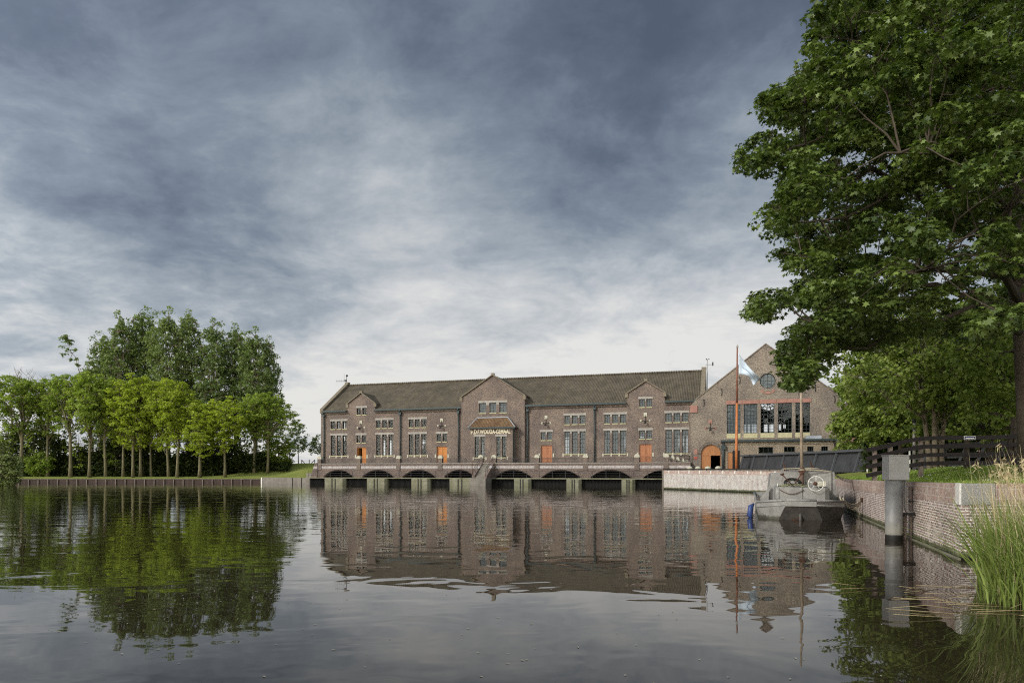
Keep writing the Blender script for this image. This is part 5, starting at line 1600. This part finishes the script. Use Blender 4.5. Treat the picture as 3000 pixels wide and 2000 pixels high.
ords = ['first', 'second', 'third', 'fourth', 'fifth', 'sixth', 'seventh', 'eighth', 'ninth', 'tenth', 'eleventh', 'twelfth', 'thirteenth', 'fourteenth', 'fifteenth', 'sixteenth']
pl = [make_tree('lime_tree', leafm=M['leaf_lime'], **lime(11)), make_tree('lime_tree', leafm=M['leaf_lime'], **lime(12)), make_tree('lime_tree', leafm=M['leaf_green'], **lime(13)), make_tree('lime_tree', leafm=M['leaf_green'], **lime(14)), make_tree('lime_tree', leafm=M['leaf_lime'], **lime(15))]
spots = [  # px of trunk, distance, height factor, width factor, prototype, turn
    (60, 123.5, 1.00, 1.15, 2, 1), (140, 125.5, .98, 1.1, 3, 3), (206.6, 122.3, 1.02, .95, 2, 0), (262, 121.8, 1.03, 1.1, 3, 2), (310, 123, .98, .80, 2, 4),
    (361, 124, .98, .95, 4, 5), (389.5, 121.9, 1.02, 1.05, 0, 1.3), (412, 123, 1.0, .85, 1, 2.2), (443, 124, .98, .8, 0, .4), (494, 122.8, .98, .85, 1, 3.3), (519, 121.8, .98, 1.02, 4, 4.2),
    (585, 121.6, .75, 1.0, 1, 5.2), (659, 122.2, .80, 1.0, 0, 2.8), (745, 127, .80, .80, 2, 1.9), (784, 126, .82, 1.02, 3, .2)]
first = {}
for i, (px, Y, fh, fw, pr_, rz) in enumerate(spots):
    src = pl[pr_]
    if pr_ in first: c = copy_tree(src)
    else: c = src; first[pr_] = 1
    p = wp(px, 1379, Y); c.location = (p.x, Y, float(gh(p.x, Y)) - .05); c.rotation_euler = (0, .03 * math.sin(i * 2.3), rz); c.scale = (fw, fw, fh)
    tag(c, ('fresh green' if pr_ in (2, 3) else 'bright yellow green') + ' lime tree, ' + ords[i] + ' trunk from the left in the row on the bank', 'tree', 'lime trees on the left bank')
# trees continuing up the pond's left side, past the edge of the picture
us = [make_tree('understory_tree', 10.5, .12, [(0, 0, 6.6, 2.6, 2.4, 3.6), (.8, 0, 3.6, 2.2, 2.0, 2.0)], 80, .55, 14, .30, M['leaf_green'], M['bark_dark'], 130 + k, nlimb=14, first=.18, twig=.03, shell=.05) for k in range(2)]
for i, (px, Y, f_) in enumerate(((20, 129, 1.0), (100, 128, 1.1), (172, 129.5, 1.15), (232, 128.5, .9), (300, 130, 1.05), (340, 128, 1.2), (420, 129, 1.1), (470, 130.5, 1.15), (545, 128.5, 1.0), (620, 129.5, .9), (700, 130, 1.05), (738, 131.5, .95))):
    c = us[i] if i < 2 else copy_tree(us[i % 2])
    c.location = (wp(px, 0, Y).x, Y, .9); c.rotation_euler = (0, 0, i * 1.7); c.scale = (1, 1, f_)
    tag(c, 'thin airy sapling behind the lime trunks, ' + ords[i] + ' from the left', 'tree', 'saplings between the limes and the thicket')
# --- poplars
def popl(seed, h=36):
    lob = [(0, 0, h * .60, 4.2, 3.8, h * .34), (-1.5, 0, h * .42, 3.6, 3.0, h * .20), (1.4, .5, h * .78, 3.0, 2.6, h * .19), (0, 0, h * .9, 2.0, 1.8, h * .10)]
    return dict(h=h, tr=.5, lobes=lob, nclump=470, crad=.92, per=27, lsize=.40, leafm=M['leaf_poplar'], barkm=M['bark'], seed=seed, nlimb=20, first=.28, twig=.045, shell=.25, flat=.9, tmpl=SPRAY, up=.2)


pp = [make_tree('poplar', **popl(21)), make_tree('poplar', **popl(22))]
first = {}
pos = [(296, 151, .90, .95, 0, 0), (355, 148, 1.0, 1.0, 1, 1), (425, 152, 1.06, 1.1, 0, 2.1), (492, 147, 1.02, 1.0, 1, 3.4), (552, 150, 1.03, 1.0, 0, 4.4), (622, 148, .96, 1.0, 1, 5.5), (690, 151, .95, 1.0, 0, 1.2), (748, 147, .90, .95, 1, 2.7), (786, 150, .87, .75, 0, 3.9)]
nm = ['leftmost', 'second from left', 'third from left', 'fourth from left', 'middle', 'fourth from right', 'third from right', 'second from right', 'rightmost']
for i, (px, Y, fh, fw, k, rz) in enumerate(pos):
    c = copy_tree(pp[k]) if k in first else pp[k]; first[k] = 1
    p = wp(px, 1379, Y); c.location = (p.x, Y, .8); c.rotation_euler = (0, 0, rz); c.scale = (fw, fw, fh)
    tag(c, 'tall dark green poplar behind the limes, ' + nm[i] + ' of the big group', 'tree', 'poplars behind the left bank')
p = wp(262, 1379, 146)
make_tree('poplar', 33, .35, [(-1.6, 0, 22.5, 2.4, 2.0, 3.6), (-4.6, 0, 27.2, 1.9, 1.4, 2.4), (-6.6, 0, 29.0, 1.4, 1.2, 1.6), (-2.0, 0, 18, 2.4, 2, 3)], 60, .8, 26, .46, M['leaf_poplar'], M['bark'], 31, nlimb=12, lean=(-.05, 0), first=.3, twig=.05, trunk_top=.6, label='thin poplar leaning out left of the big poplar group').location = (p.x + 1.0, 146, .8)
# --- bare tree at far left
rng = np.random.default_rng(40)
for j, (px, hh_) in enumerate(((32, 21), (78, 23.0), (118, 21))):
    o = empty('bare_tree', (wp(px, 0, 134).x, 134, .8), 0, label=['leafless tree top above the far left crowns, leftmost', 'leafless tree top above the far left crowns, middle and tallest', 'leafless tree top above the far left crowns, rightmost'][j], cat='tree', group='leafless trees at the far left')
    mb = MB(); mb.tube([(0, 0, 0), (.3, 0, hh_ * .4), (0, 0, hh_ * .72)], [.28, .2, .14], 7)
    for k in range(16):
        a = rng.uniform(-1.1, 1.1); L_ = rng.uniform(2.5, 6.0); z0 = hh_ * rng.uniform(.55, .74)
        q = [Vector((0, 0, z0))]
        for t_ in range(5): q.append(q[-1] + Vector((math.sin(a) * L_ / 5 * (1 - .12 * t_), rng.uniform(-.3, .3), math.cos(a) * L_ / 5 + .15)))
        mb.tube(q, [.09, .075, .06, .045, .03, .02], 5)
        for t_ in range(1, 6):
            for s_ in (-1, 1):
                e = q[t_] + Vector((s_ * rng.uniform(.3, 1.0), rng.uniform(-.4, .4), rng.uniform(.6, 1.5)))
                mb.tube([q[t_], q[t_].lerp(e, .5) + Vector((s_ * .12, 0, 0)), e], [.035, .028, .016], 4, cap=False)
    mb.build('branches', M['bark'], o)
# --- undergrowth under the trees
def mass(name, pts, rad, per, size, m_, seed, label=None, cat=None, kind=None, flat=.9, tmpl=SPRAY):
    rng = np.random.default_rng(seed)
    C, N, t_ = clump_leaves(np.array(pts), np.array(rad), per, rng, flat)
    o = leaf_object(name, C, N, size, tmpl, m_, None, rng, t_)
    return tag(o, label, cat, None, kind)


rng = np.random.default_rng(50); pts = []; rad = []
for i in range(1350):
    px = rng.uniform(-260, 845); Y = rng.uniform(127, 136)
    top = 6.6 + 1.6 * math.sin(px * .021) + 1.0 * math.sin(px * .057 + 1) - (2.2 if px > 640 else 0) - (1.5 if px > 780 else 0)
    top = max(top, 2.2)
    if px < 190: top += 2.5
    X = wp(px, 0, Y).x; z0 = float(gh(X, Y)); pts.append((X, Y, z0 + rng.uniform(.3, max(.5, top - z0 * .6)))); rad.append(rng.uniform(.9, 1.7))
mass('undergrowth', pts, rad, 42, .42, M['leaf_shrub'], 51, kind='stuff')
# far trees closing the view behind the left wood
rng = np.random.default_rng(55); pts = []; rad = []
for i in range(540):
    px = rng.uniform(-300, 800); Y = rng.uniform(142, 165); pts.append((wp(px, 0, Y).x, Y, rng.uniform(1, 5.5))); rad.append(rng.uniform(1.3, 2.2))
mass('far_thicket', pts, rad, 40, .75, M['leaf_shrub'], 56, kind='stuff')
# green bush under far left trees, pale willow at the frame's edge
make_tree('willow_bush', 6.5, .15, [(0, 0, 2.8, 2.3, 2.2, 2.9), (.6, 0, 1.6, 2.2, 2.2, 1.6), (-1.5, 0, 5.0, 1.8, 1.6, 2.3)], 190, .62, 40, .26, M['leaf_olive'], M['bark'], 60, nlimb=14, first=.08, twig=.02, cat='shrub', label='pale olive willow bush at the left edge of the pond').location = (wp(6, 0, 98).x, 98, .2)
make_tree('round_shrub', 5.5, .14, [(0, 0, 2.6, 2.6, 2.2, 2.3)], 110, .7, 34, .32, M['leaf_green'], M['bark'], 61, nlimb=10, first=.1, twig=.02, cat='shrub', label='green shrub under the second lime from the left').location = (wp(118, 0, 126).x, 126, .8)
make_tree('round_shrub', 7.5, .2, [(0, 0, 4.0, 2.9, 2.2, 3.4)], 130, .75, 34, .34, M['leaf_green'], M['bark'], 62, nlimb=10, first=.1, twig=.02, cat='shrub', label='broad green shrub at the right foot of the last lime').location = (wp(815, 0, 131).x, 131, 1.6)
# --- trees on the dike
p = wp(848, 0, 136); make_tree('birch', 9.8, .10, [(.4, 0, 6.3, 1.6, 1.4, 3.0), (-.8, 0, 3.6, 1.0, .9, 1.5)], 60, .5, 14, .24, M['leaf_poplar'], M['bark_dark'], 70, nlimb=14, first=.15, twig=.035, label='thin see-through tree on the dike beside the wood').location = (p.x, 136, 2.4)
p = wp(874, 0, 139); make_tree('maple_sapling', 10.2, .11, [(0, 0, 6.3, 2.1, 1.8, 3.2), (.6, 0, 4.2, 1.9, 1.6, 1.5), (-.3, 0, 8.6, 1.2, 1, 1.3)], 95, .55, 20, .28, M['leaf_poplar'], M['bark_dark'], 71, nlimb=12, first=.32, twig=.03, label='small airy tree standing alone on the dike').location = (p.x, 139, 3.2)
p = wp(941, 0, 141); make_tree('maple_sapling', 7.8, .11, [(0, 0, 4.6, 2.4, 1.8, 2.3), (-1.6, 0, 3.0, 1.3, 1.3, 1.1)], 90, .55, 20, .28, M['leaf_poplar'], M['bark_dark'], 72, nlimb=12, first=.3, twig=.03, label='small tree half hidden behind the left corner of the pumping station').location = (p.x, 141, 3.2)

# --- the big maple on the right
OUT = [(2400, -1000), (2385, -400), (2378, 0), (2388, 60), (2368, 150), (2352, 225), (2290, 240), (2238, 266), (2210, 303), (2222, 332), (2285, 350), (2245, 378), (2203, 405), (2163, 432), (2158, 465), (2186, 520), (2225, 508), (2290, 520), (2282, 560), (2305, 590), (2246, 596), (2228, 632), (2262, 690), (2282, 740), (2290, 790), (2232, 832), (2206, 872), (2188, 902), (2212, 932), (2252, 930), (2290, 880), (2370, 905), (2318, 938), (2300, 965), (2272, 1015), (2256, 1065), (2285, 1105), (2335, 1128), (2350, 1150), (2380, 1090), (2435, 1050), (2470, 1000), (2500, 1010), (2560, 1040), (2620, 990), (2700, 960), (2800, 1000), (3000, 1020), (3500, 1050), (4300, 900), (4300, -1000)]


def inside(x, y, poly):
    c = False; n = len(poly); j = n - 1
    for i in range(n):
        xi, yi = poly[i]; xj, yj = poly[j]
        if (yi > y) != (yj > y) and x < (xj - xi) * (y - yi) / (yj - yi) + xi: c = not c
        j = i
    return c


TB = Vector((16.15, 21.4, 1.9))
rng = np.random.default_rng(80)
cen = []
forced = [(2195, 470, 17.5), (2250, 300, 18), (2215, 895, 17.5), (2310, 1040, 18.5), (2340, 1110, 19), (2420, 60, 18), (2265, 620, 16.5), (2320, 760, 16.5), (2400, 930, 18), (2395, 1030, 20), (2440, 980, 21), (2350, 200, 19), (2290, 420, 20), (2300, 540, 15.5), (2380, 850, 16), (2290, 1000, 20), (2370, 1080, 17.5)]
boughs = []; fi = 0; con = 0; coff = 0
while con < 235 or coff < 75:
    if fi < len(forced): px, py, Y = forced[fi]; fi += 1; q = wp(px, py, Y); onf = True
    else:
        px = rng.uniform(2200, 4200); py = rng.uniform(-1000, 1120)
        if not inside(px, py, OUT): continue
        onf = px < 3040 and py > -60
        if (onf and con >= 235) or (not onf and coff >= 75): continue
        Y = rng.uniform(13.2, 27.0); q = wp(px, py, Y)
        hr = math.hypot(q.x - TB.x, q.y - TB.y); zc_ = (q.z - 10.0) / 11.0
        if hr > 10.2 * math.sqrt(max(.05, 1 - max(0, zc_) ** 2)): continue
        if hr < 3.0 and q.z < 9 and rng.random() < .7: continue
        if any((q - b_).length < .85 for b_ in boughs): continue
    boughs.append(q)
    if onf: con += 1
    else: coff += 1
    outw = Vector((q.x - TB.x, q.y - TB.y, 0)).normalized(); side_ = Vector((-outw.y, outw.x, 0))
    k = 0; tries = 0
    while k < 11 and tries < 90:
        tries += 1
        u, v_ = rng.uniform(-1, 1), rng.uniform(-1, 1)
        if u * u + v_ * v_ > 1: continue
        c = q + outw * (u * 1.25) + side_ * (v_ * 1.1); c.z += -.30 * u - .28 * v_ * v_ + rng.normal() * .13
        pxx = 1500 + F * c.x / c.y; pyy = HZ - (c.z - CZ) / c.y * F
        if not inside(pxx, pyy, OUT): continue
        cen.append(tuple(c)); k += 1
cen = np.array(cen)
rad = rng.uniform(.26, .46, len(cen))
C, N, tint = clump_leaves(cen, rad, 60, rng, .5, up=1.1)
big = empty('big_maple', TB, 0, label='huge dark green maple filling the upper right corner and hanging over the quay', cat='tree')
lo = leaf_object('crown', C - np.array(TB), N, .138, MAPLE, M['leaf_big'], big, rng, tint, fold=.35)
mb = MB()
trunk = [Vector((.2, 0, 0)), Vector((.1, .1, 2.0)), Vector((-.1, 0, 4.2)), Vector((-.25, .2, 7)), Vector((-.1, 0, 10)), Vector((.2, .1, 13)), Vector((0, 0, 17)), Vector((0, 0, 20))]
limbs = []
for px, py, Y, t_, r_ in ((2175, 905, 17.5, .36, .13), (2300, 1050, 18.5, .30, .11), (2165, 470, 17.0, .42, .14), (2240, 300, 17.5, .50, .13), (2230, 620, 16.0, .38, .12), (2390, 60, 18, .55, .14), (2420, 900, 21, .30, .13), (2600, 400, 14.5, .45, .13), (2700, 750, 14.5, .35, .12),
                          (2800, 150, 16, .55, .14), (2550, 200, 22, .55, .13), (2900, 600, 15, .4, .11), (2650, 20, 20, .62, .13), (3300, 500, 17, .4, .15), (3500, 100, 19, .5, .15), (3300, -300, 19, .7, .14), (2700, -400, 20, .72, .13), (3800, 700, 22, .4, .14), (2480, 560, 24, .42, .12), (3100, -600, 22, .8, .1)):
    limbs.append((t_, tuple((wp(px, py, Y) - TB) * .86 + Vector((0, 0, .14 * 6))), r_))
skeleton(mb, trunk, [.38, .30, .27, .25, .22, .17, .11, .04], limbs, cen - np.array(TB), rng, 7, .010, wig=.14, nsec=420, reach=1.35)
mb.build('trunk', M['bark_maple'], big)

# --- trees beyond the fence and at the right of the hall
def bushy(name, px, Y, h, w, seed, m_, label, z=2.0, tr=.22, n=230, ls=.24, per=36, crad=.62, low=.2, forks=1, cat='tree', lobes=None):
    lob = lobes or [(0, 0, h * (.5 + low * .5), w, w * .9, h * (.5 - low * .45)), (-w * .55, 0, h * (.40 + low * .5), w * .6, w * .6, h * .25), (w * .5, .3, h * (.45 + low * .4), w * .6, w * .6, h * .27), (0, 0, h * .86, w * .5, w * .5, h * .13)]
    t_ = make_tree(name, h, tr, lob, n, crad, per, ls, m_, M['bark_dark'] if forks == 1 else M['bark'], seed, nlimb=14, first=max(.08, low * .8), twig=.02, up=.5, label=label, cat=cat, forks=forks, shell=.35)
    t_.location = (wp(px, 0, Y).x, Y, z); return t_


bushy('broadleaf_tree', 2745, 35.5, 9.0, 4.6, 90, M['leaf_mid'], 'multi-stemmed tree with spreading trunks straight behind the fence sign', n=420, low=.36, forks=4, tr=.16, ls=.20)
bushy('broadleaf_tree', 2640, 47, 9.5, 3.6, 91, M['leaf_mid'], 'full green tree between the leaning screen and the multi-stemmed tree', n=360, low=.15, ls=.24)
bushy('broadleaf_tree', 2560, 60, 10.2, 3.3, 92, M['leaf_mid'], 'rounded green tree covering the right corner of the boiler hall', n=340, low=.05, ls=.28)
bushy('broadleaf_tree', 2480, 98, 14.5, 3.6, 93, M['leaf_green'], 'light green tree top rising behind the right slope of the hall gable', n=260, low=.2, ls=.36, crad=.9)
bushy('broadleaf_tree', 2900, 40, 10.5, 4.8, 94, M['leaf_mid'], 'dense green tree behind the right end of the fence', n=360, low=.10, ls=.24)
bushy('broadleaf_tree', 3010, 30.5, 9.0, 3.4, 95, M['leaf_mid'], 'green tree cut by the right edge beyond the fence', n=260, low=.14, ls=.18)
bushy('broadleaf_tree', 2800, 66, 15, 6.5, 96, M['leaf_mid'], 'tall leafy tree farthest back behind the brick house', n=360, low=.15, ls=.36, crad=.95)
bushy('broadleaf_tree', 2680, 78, 17, 5.0, 97, M['leaf_mid'], 'tall tree behind the hall and under the maple boughs', n=320, low=.15, ls=.40, crad=1.0)
rng = np.random.default_rng(100)
for j, (pxa, pxb, Ya, Yb, hh_, lab) in enumerate(((2535, 2700, 50, 56, 3.0, 'dark hedge beyond the end of the leaning screen'), (2700, 3060, 43, 50, 3.4, 'dark hedge behind the slatted rack'))):
    pts = []; rad = []
    for i in range(240):
        px = rng.uniform(pxa, pxb); Y = rng.uniform(Ya, Yb); pts.append((wp(px, 0, Y).x, Y, 2.0 + rng.uniform(.1, hh_))); rad.append(rng.uniform(.4, .8))
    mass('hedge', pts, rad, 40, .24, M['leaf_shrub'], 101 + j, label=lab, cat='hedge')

# ================================================================ REEDS, GRASS, FLECKS
def blades(name, bases, dirs, H_, W_, m_, rng, droop=.35, seg=6, kind='stuff', head=None):
    n = len(bases); vs = np.zeros((n, (seg + 1) * 2, 3)); u = np.linspace(0, 1, seg + 1)
    side = np.stack([-dirs[:, 1], dirs[:, 0], np.zeros(n)], 1)
    ang = rng.uniform(0, PI, n); side = np.stack([np.cos(ang), np.sin(ang), np.zeros(n)], 1)
    for k in range(seg + 1):
        c = bases + dirs * (H_ * droop * (u[k] ** 1.8))[:, None]
        c[:, 2] += H_ * (u[k] - .18 * np.minimum(1, droop * 1.6) * u[k] ** 3)
        w = W_ * (1 - u[k]) ** .6 * (.6 + .4 * min(1, u[k] * 5)) + .0015
        vs[:, 2 * k] = c - side * w[:, None] / 2; vs[:, 2 * k + 1] = c + side * w[:, None] / 2
    V = vs.reshape(-1, 3); m2 = (seg + 1) * 2; fs = []
    for i in range(n):
        for k in range(seg): b = i * m2 + 2 * k; fs.append((b, b + 1, b + 3, b + 2))
    me = bpy.data.meshes.new(name); me.from_pydata(V.tolist(), [], fs); me.materials.append(m_)
    at = me.attributes.new('tint', 'FLOAT', 'FACE'); at.data.foreach_set('value', np.clip(np.repeat(rng.normal(.5, .22, n), seg), 0, 1).astype(np.float32))
    o = bpy.data.objects.new(name, me); col.objects.link(o); return tag(o, kind=kind)


rng = np.random.default_rng(120)
def reed_bases(n, xr=(7.55, 12.0)):
    out_ = []
    while len(out_) < n:
        X = rng.uniform(*xr); Y = rng.uniform(9.6, 14.2)
        if X / Y < .70 + .02 * math.sin(Y * 5): continue
        if X / Y > .95: continue
        out_.append((X, Y, -.05))
    return np.array(out_)


n = 620; B_ = reed_bases(n); a = rng.normal(PI * .95, .9, n); d_ = np.stack([np.cos(a), np.sin(a), 0 * a], 1)
blades('green_reeds', B_, d_, rng.uniform(1.0, 2.15, n), rng.uniform(.016, .034, n), M['reed'], rng, droop=rng.uniform(.12, .60, n), seg=7) if False else None


def reedset(name, n, hr, wr, dr, m_, mean=PI * .95, spread=.9, xr=(7.55, 12.0)):
    B_ = reed_bases(n, xr); a = rng.normal(mean, spread, n); d_ = np.stack([np.cos(a), np.sin(a), 0 * a], 1)
    k = 4
    for q in range(k):
        s_ = slice(q * n // k, (q + 1) * n // k)
        yield B_[s_], d_[s_], rng.uniform(*hr, len(B_[s_])), rng.uniform(*wr, len(B_[s_])), dr[0] + (dr[1] - dr[0]) * (q + .5) / k


def join_blades(name, gen, m_):
    objs = [blades(name, b, d, H_, W_, m_, rng, droop=dr) for b, d, H_, W_, dr in gen]
    V = []; Fc = []; T_ = []
    for o in objs:
        me = o.data; base = len(V); V += [tuple(v.co) for v in me.vertices]; Fc += [tuple(base + i for i in p.vertices) for p in me.polygons]
        t_ = np.zeros(len(me.polygons), np.float32); me.attributes['tint'].data.foreach_get('value', t_); T_.append(t_)
        bpy.data.objects.remove(o)
    me = bpy.data.meshes.new(name); me.from_pydata(V, [], Fc); me.materials.append(m_)
    at = me.attributes.new('tint', 'FLOAT', 'FACE'); at.data.foreach_set('value', np.concatenate(T_))
    o = bpy.data.objects.new(name, me); col.objects.link(o); return tag(o, kind='stuff')


join_blades('green_reeds', reedset('r', 2100, (.8, 1.95), (.014, .034), (.08, .62), M['reed']), M['reed'])
join_blades('dry_reeds', reedset('d', 620, (1.5, 2.75), (.006, .013), (.03, .30), M['straw'], mean=PI * .9, spread=1.2), M['straw'])
join_blades('bent_reeds', reedset('b', 420, (.9, 1.7), (.016, .034), (.75, 1.25), M['reed'], mean=PI, spread=1.3), M['reed'])
n = 60; B_ = reed_bases(n); C = B_ + np.stack([rng.normal(-.25, .22, n), rng.normal(0, .2, n), rng.uniform(1.9, 2.6, n)], 1)
mb = MB()
for b_, c_ in zip(B_, C): mb.tube([b_, (np.array(b_) * .45 + c_ * .55) + np.array([.04, 0, 0]), c_], [.005, .004, .002], 3, cap=False)
mb.build('plume_stalks', M['straw'], kind='stuff')
idx = np.repeat(np.arange(n), 9); CC = C[idx] + np.stack([rng.normal(0, .025, len(idx)), rng.normal(0, .025, len(idx)), rng.uniform(-.16, .06, len(idx))], 1)
NN = rng.normal(size=CC.shape); NN[:, 2] *= .3
o = leaf_object('reed_plumes', CC, NN, .07, KITE * np.array([.45, 1.6]), M['straw'], None, rng, rng.uniform(0, .5, len(idx))); tag(o, kind='stuff')
# dead stalks lying on the water
n = 26; B_ = np.stack([rng.uniform(6.2, 8.6, n), rng.uniform(9.2, 12.5, n), rng.uniform(.0, .03, n)], 1)
mb = MB()
for b in B_:
    a = rng.normal(PI * 1.02, .35); L_ = rng.uniform(.3, 1.3); e = Vector(b) + Vector((math.cos(a) * L_, math.sin(a) * L_, rng.uniform(.0, .06)))
    if rng.random() < .4: mb.tube([b, Vector(b).lerp(e, .5) + Vector((0, 0, .06)), e], [.005, .004, .003], 4)
    else: mb.tube([b, e], [.004, .003], 4)
mb.build('fallen_stalks', M['straw'], kind='stuff')
# short grass standing on the lawn edge
n = 26000; t_ = rng.uniform(0, 30, n) ** 1; dd = rng.uniform(.38, 9, n)
V = np.zeros((n, 3, 3)); 
P0 = np.array(RQ0)[None, :] + t_[:, None] * np.array(rqd)[None, :] + dd[:, None] * np.array(rqn)[None, :]
ok_ = P0[:, 1] > RQ0.y + .4; P0 = P0[ok_]; n = len(P0)
P0[:, 2] = [lawnz(x_, y_) for x_, y_, _ in P0]
V = np.zeros((n, 3, 3)); ang = rng.uniform(0, PI, n); w = .022; sd_ = np.stack([np.cos(ang), np.sin(ang), 0 * ang], 1) * w
V[:, 0] = P0 - sd_; V[:, 1] = P0 + sd_; V[:, 2] = P0 + np.stack([rng.normal(0, .03, n), rng.normal(0, .03, n), rng.uniform(.04, .11, n)], 1)
me = bpy.data.meshes.new('grass'); me.from_pydata(V.reshape(-1, 3).tolist(), [], [(3 * i, 3 * i + 1, 3 * i + 2) for i in range(n)]); me.materials.append(M['grassblade'])
at = me.attributes.new('tint', 'FLOAT', 'FACE'); at.data.foreach_set('value', rng.uniform(0, 1, n).astype(np.float32))
o = bpy.data.objects.new('grass', me); col.objects.link(o); tag(o, kind='stuff')
mb = MB()
for i in range(240):
    t1 = rng.uniform(0, 22); d1 = rng.uniform(1.0, 6.5); p = RQ0 + rqd * t1 + rqn * d1
    if p.y < RQ0.y + .5: continue
    z_ = lawnz(p.x, p.y) + .09; r_ = rng.uniform(.015, .028); mb.add([(p.x - r_, p.y, z_), (p.x, p.y - r_, z_), (p.x + r_, p.y, z_), (p.x, p.y + r_, z_), (p.x, p.y, z_ + .015)], [(0, 1, 4), (1, 2, 4), (2, 3, 4), (3, 0, 4)])
mb.build('daisies', M['white'], kind='stuff')
# flecks drifting on the pond
mb = MB()
for i in range(170):
    Y = 6.2 / rng.uniform(.09, 1.0); X = rng.uniform(-.72, .55) * Y; r_ = rng.uniform(.004, .010) * (1 + Y * .045)
    a = rng.uniform(0, PI); L_ = r_ * rng.uniform(1, 3)
    dx, dy = math.cos(a), math.sin(a)
    mb.add([(X - dx * L_, Y - dy * L_, .006), (X + dy * r_, Y - dx * r_, .008), (X + dx * L_, Y + dy * L_, .006), (X - dy * r_, Y + dx * r_, .008)], [(0, 1, 2, 3)])
mb.build('floating_flecks', plain('floating seed fluff', (.30, .27, .20), .8, .5, 9), kind='stuff')
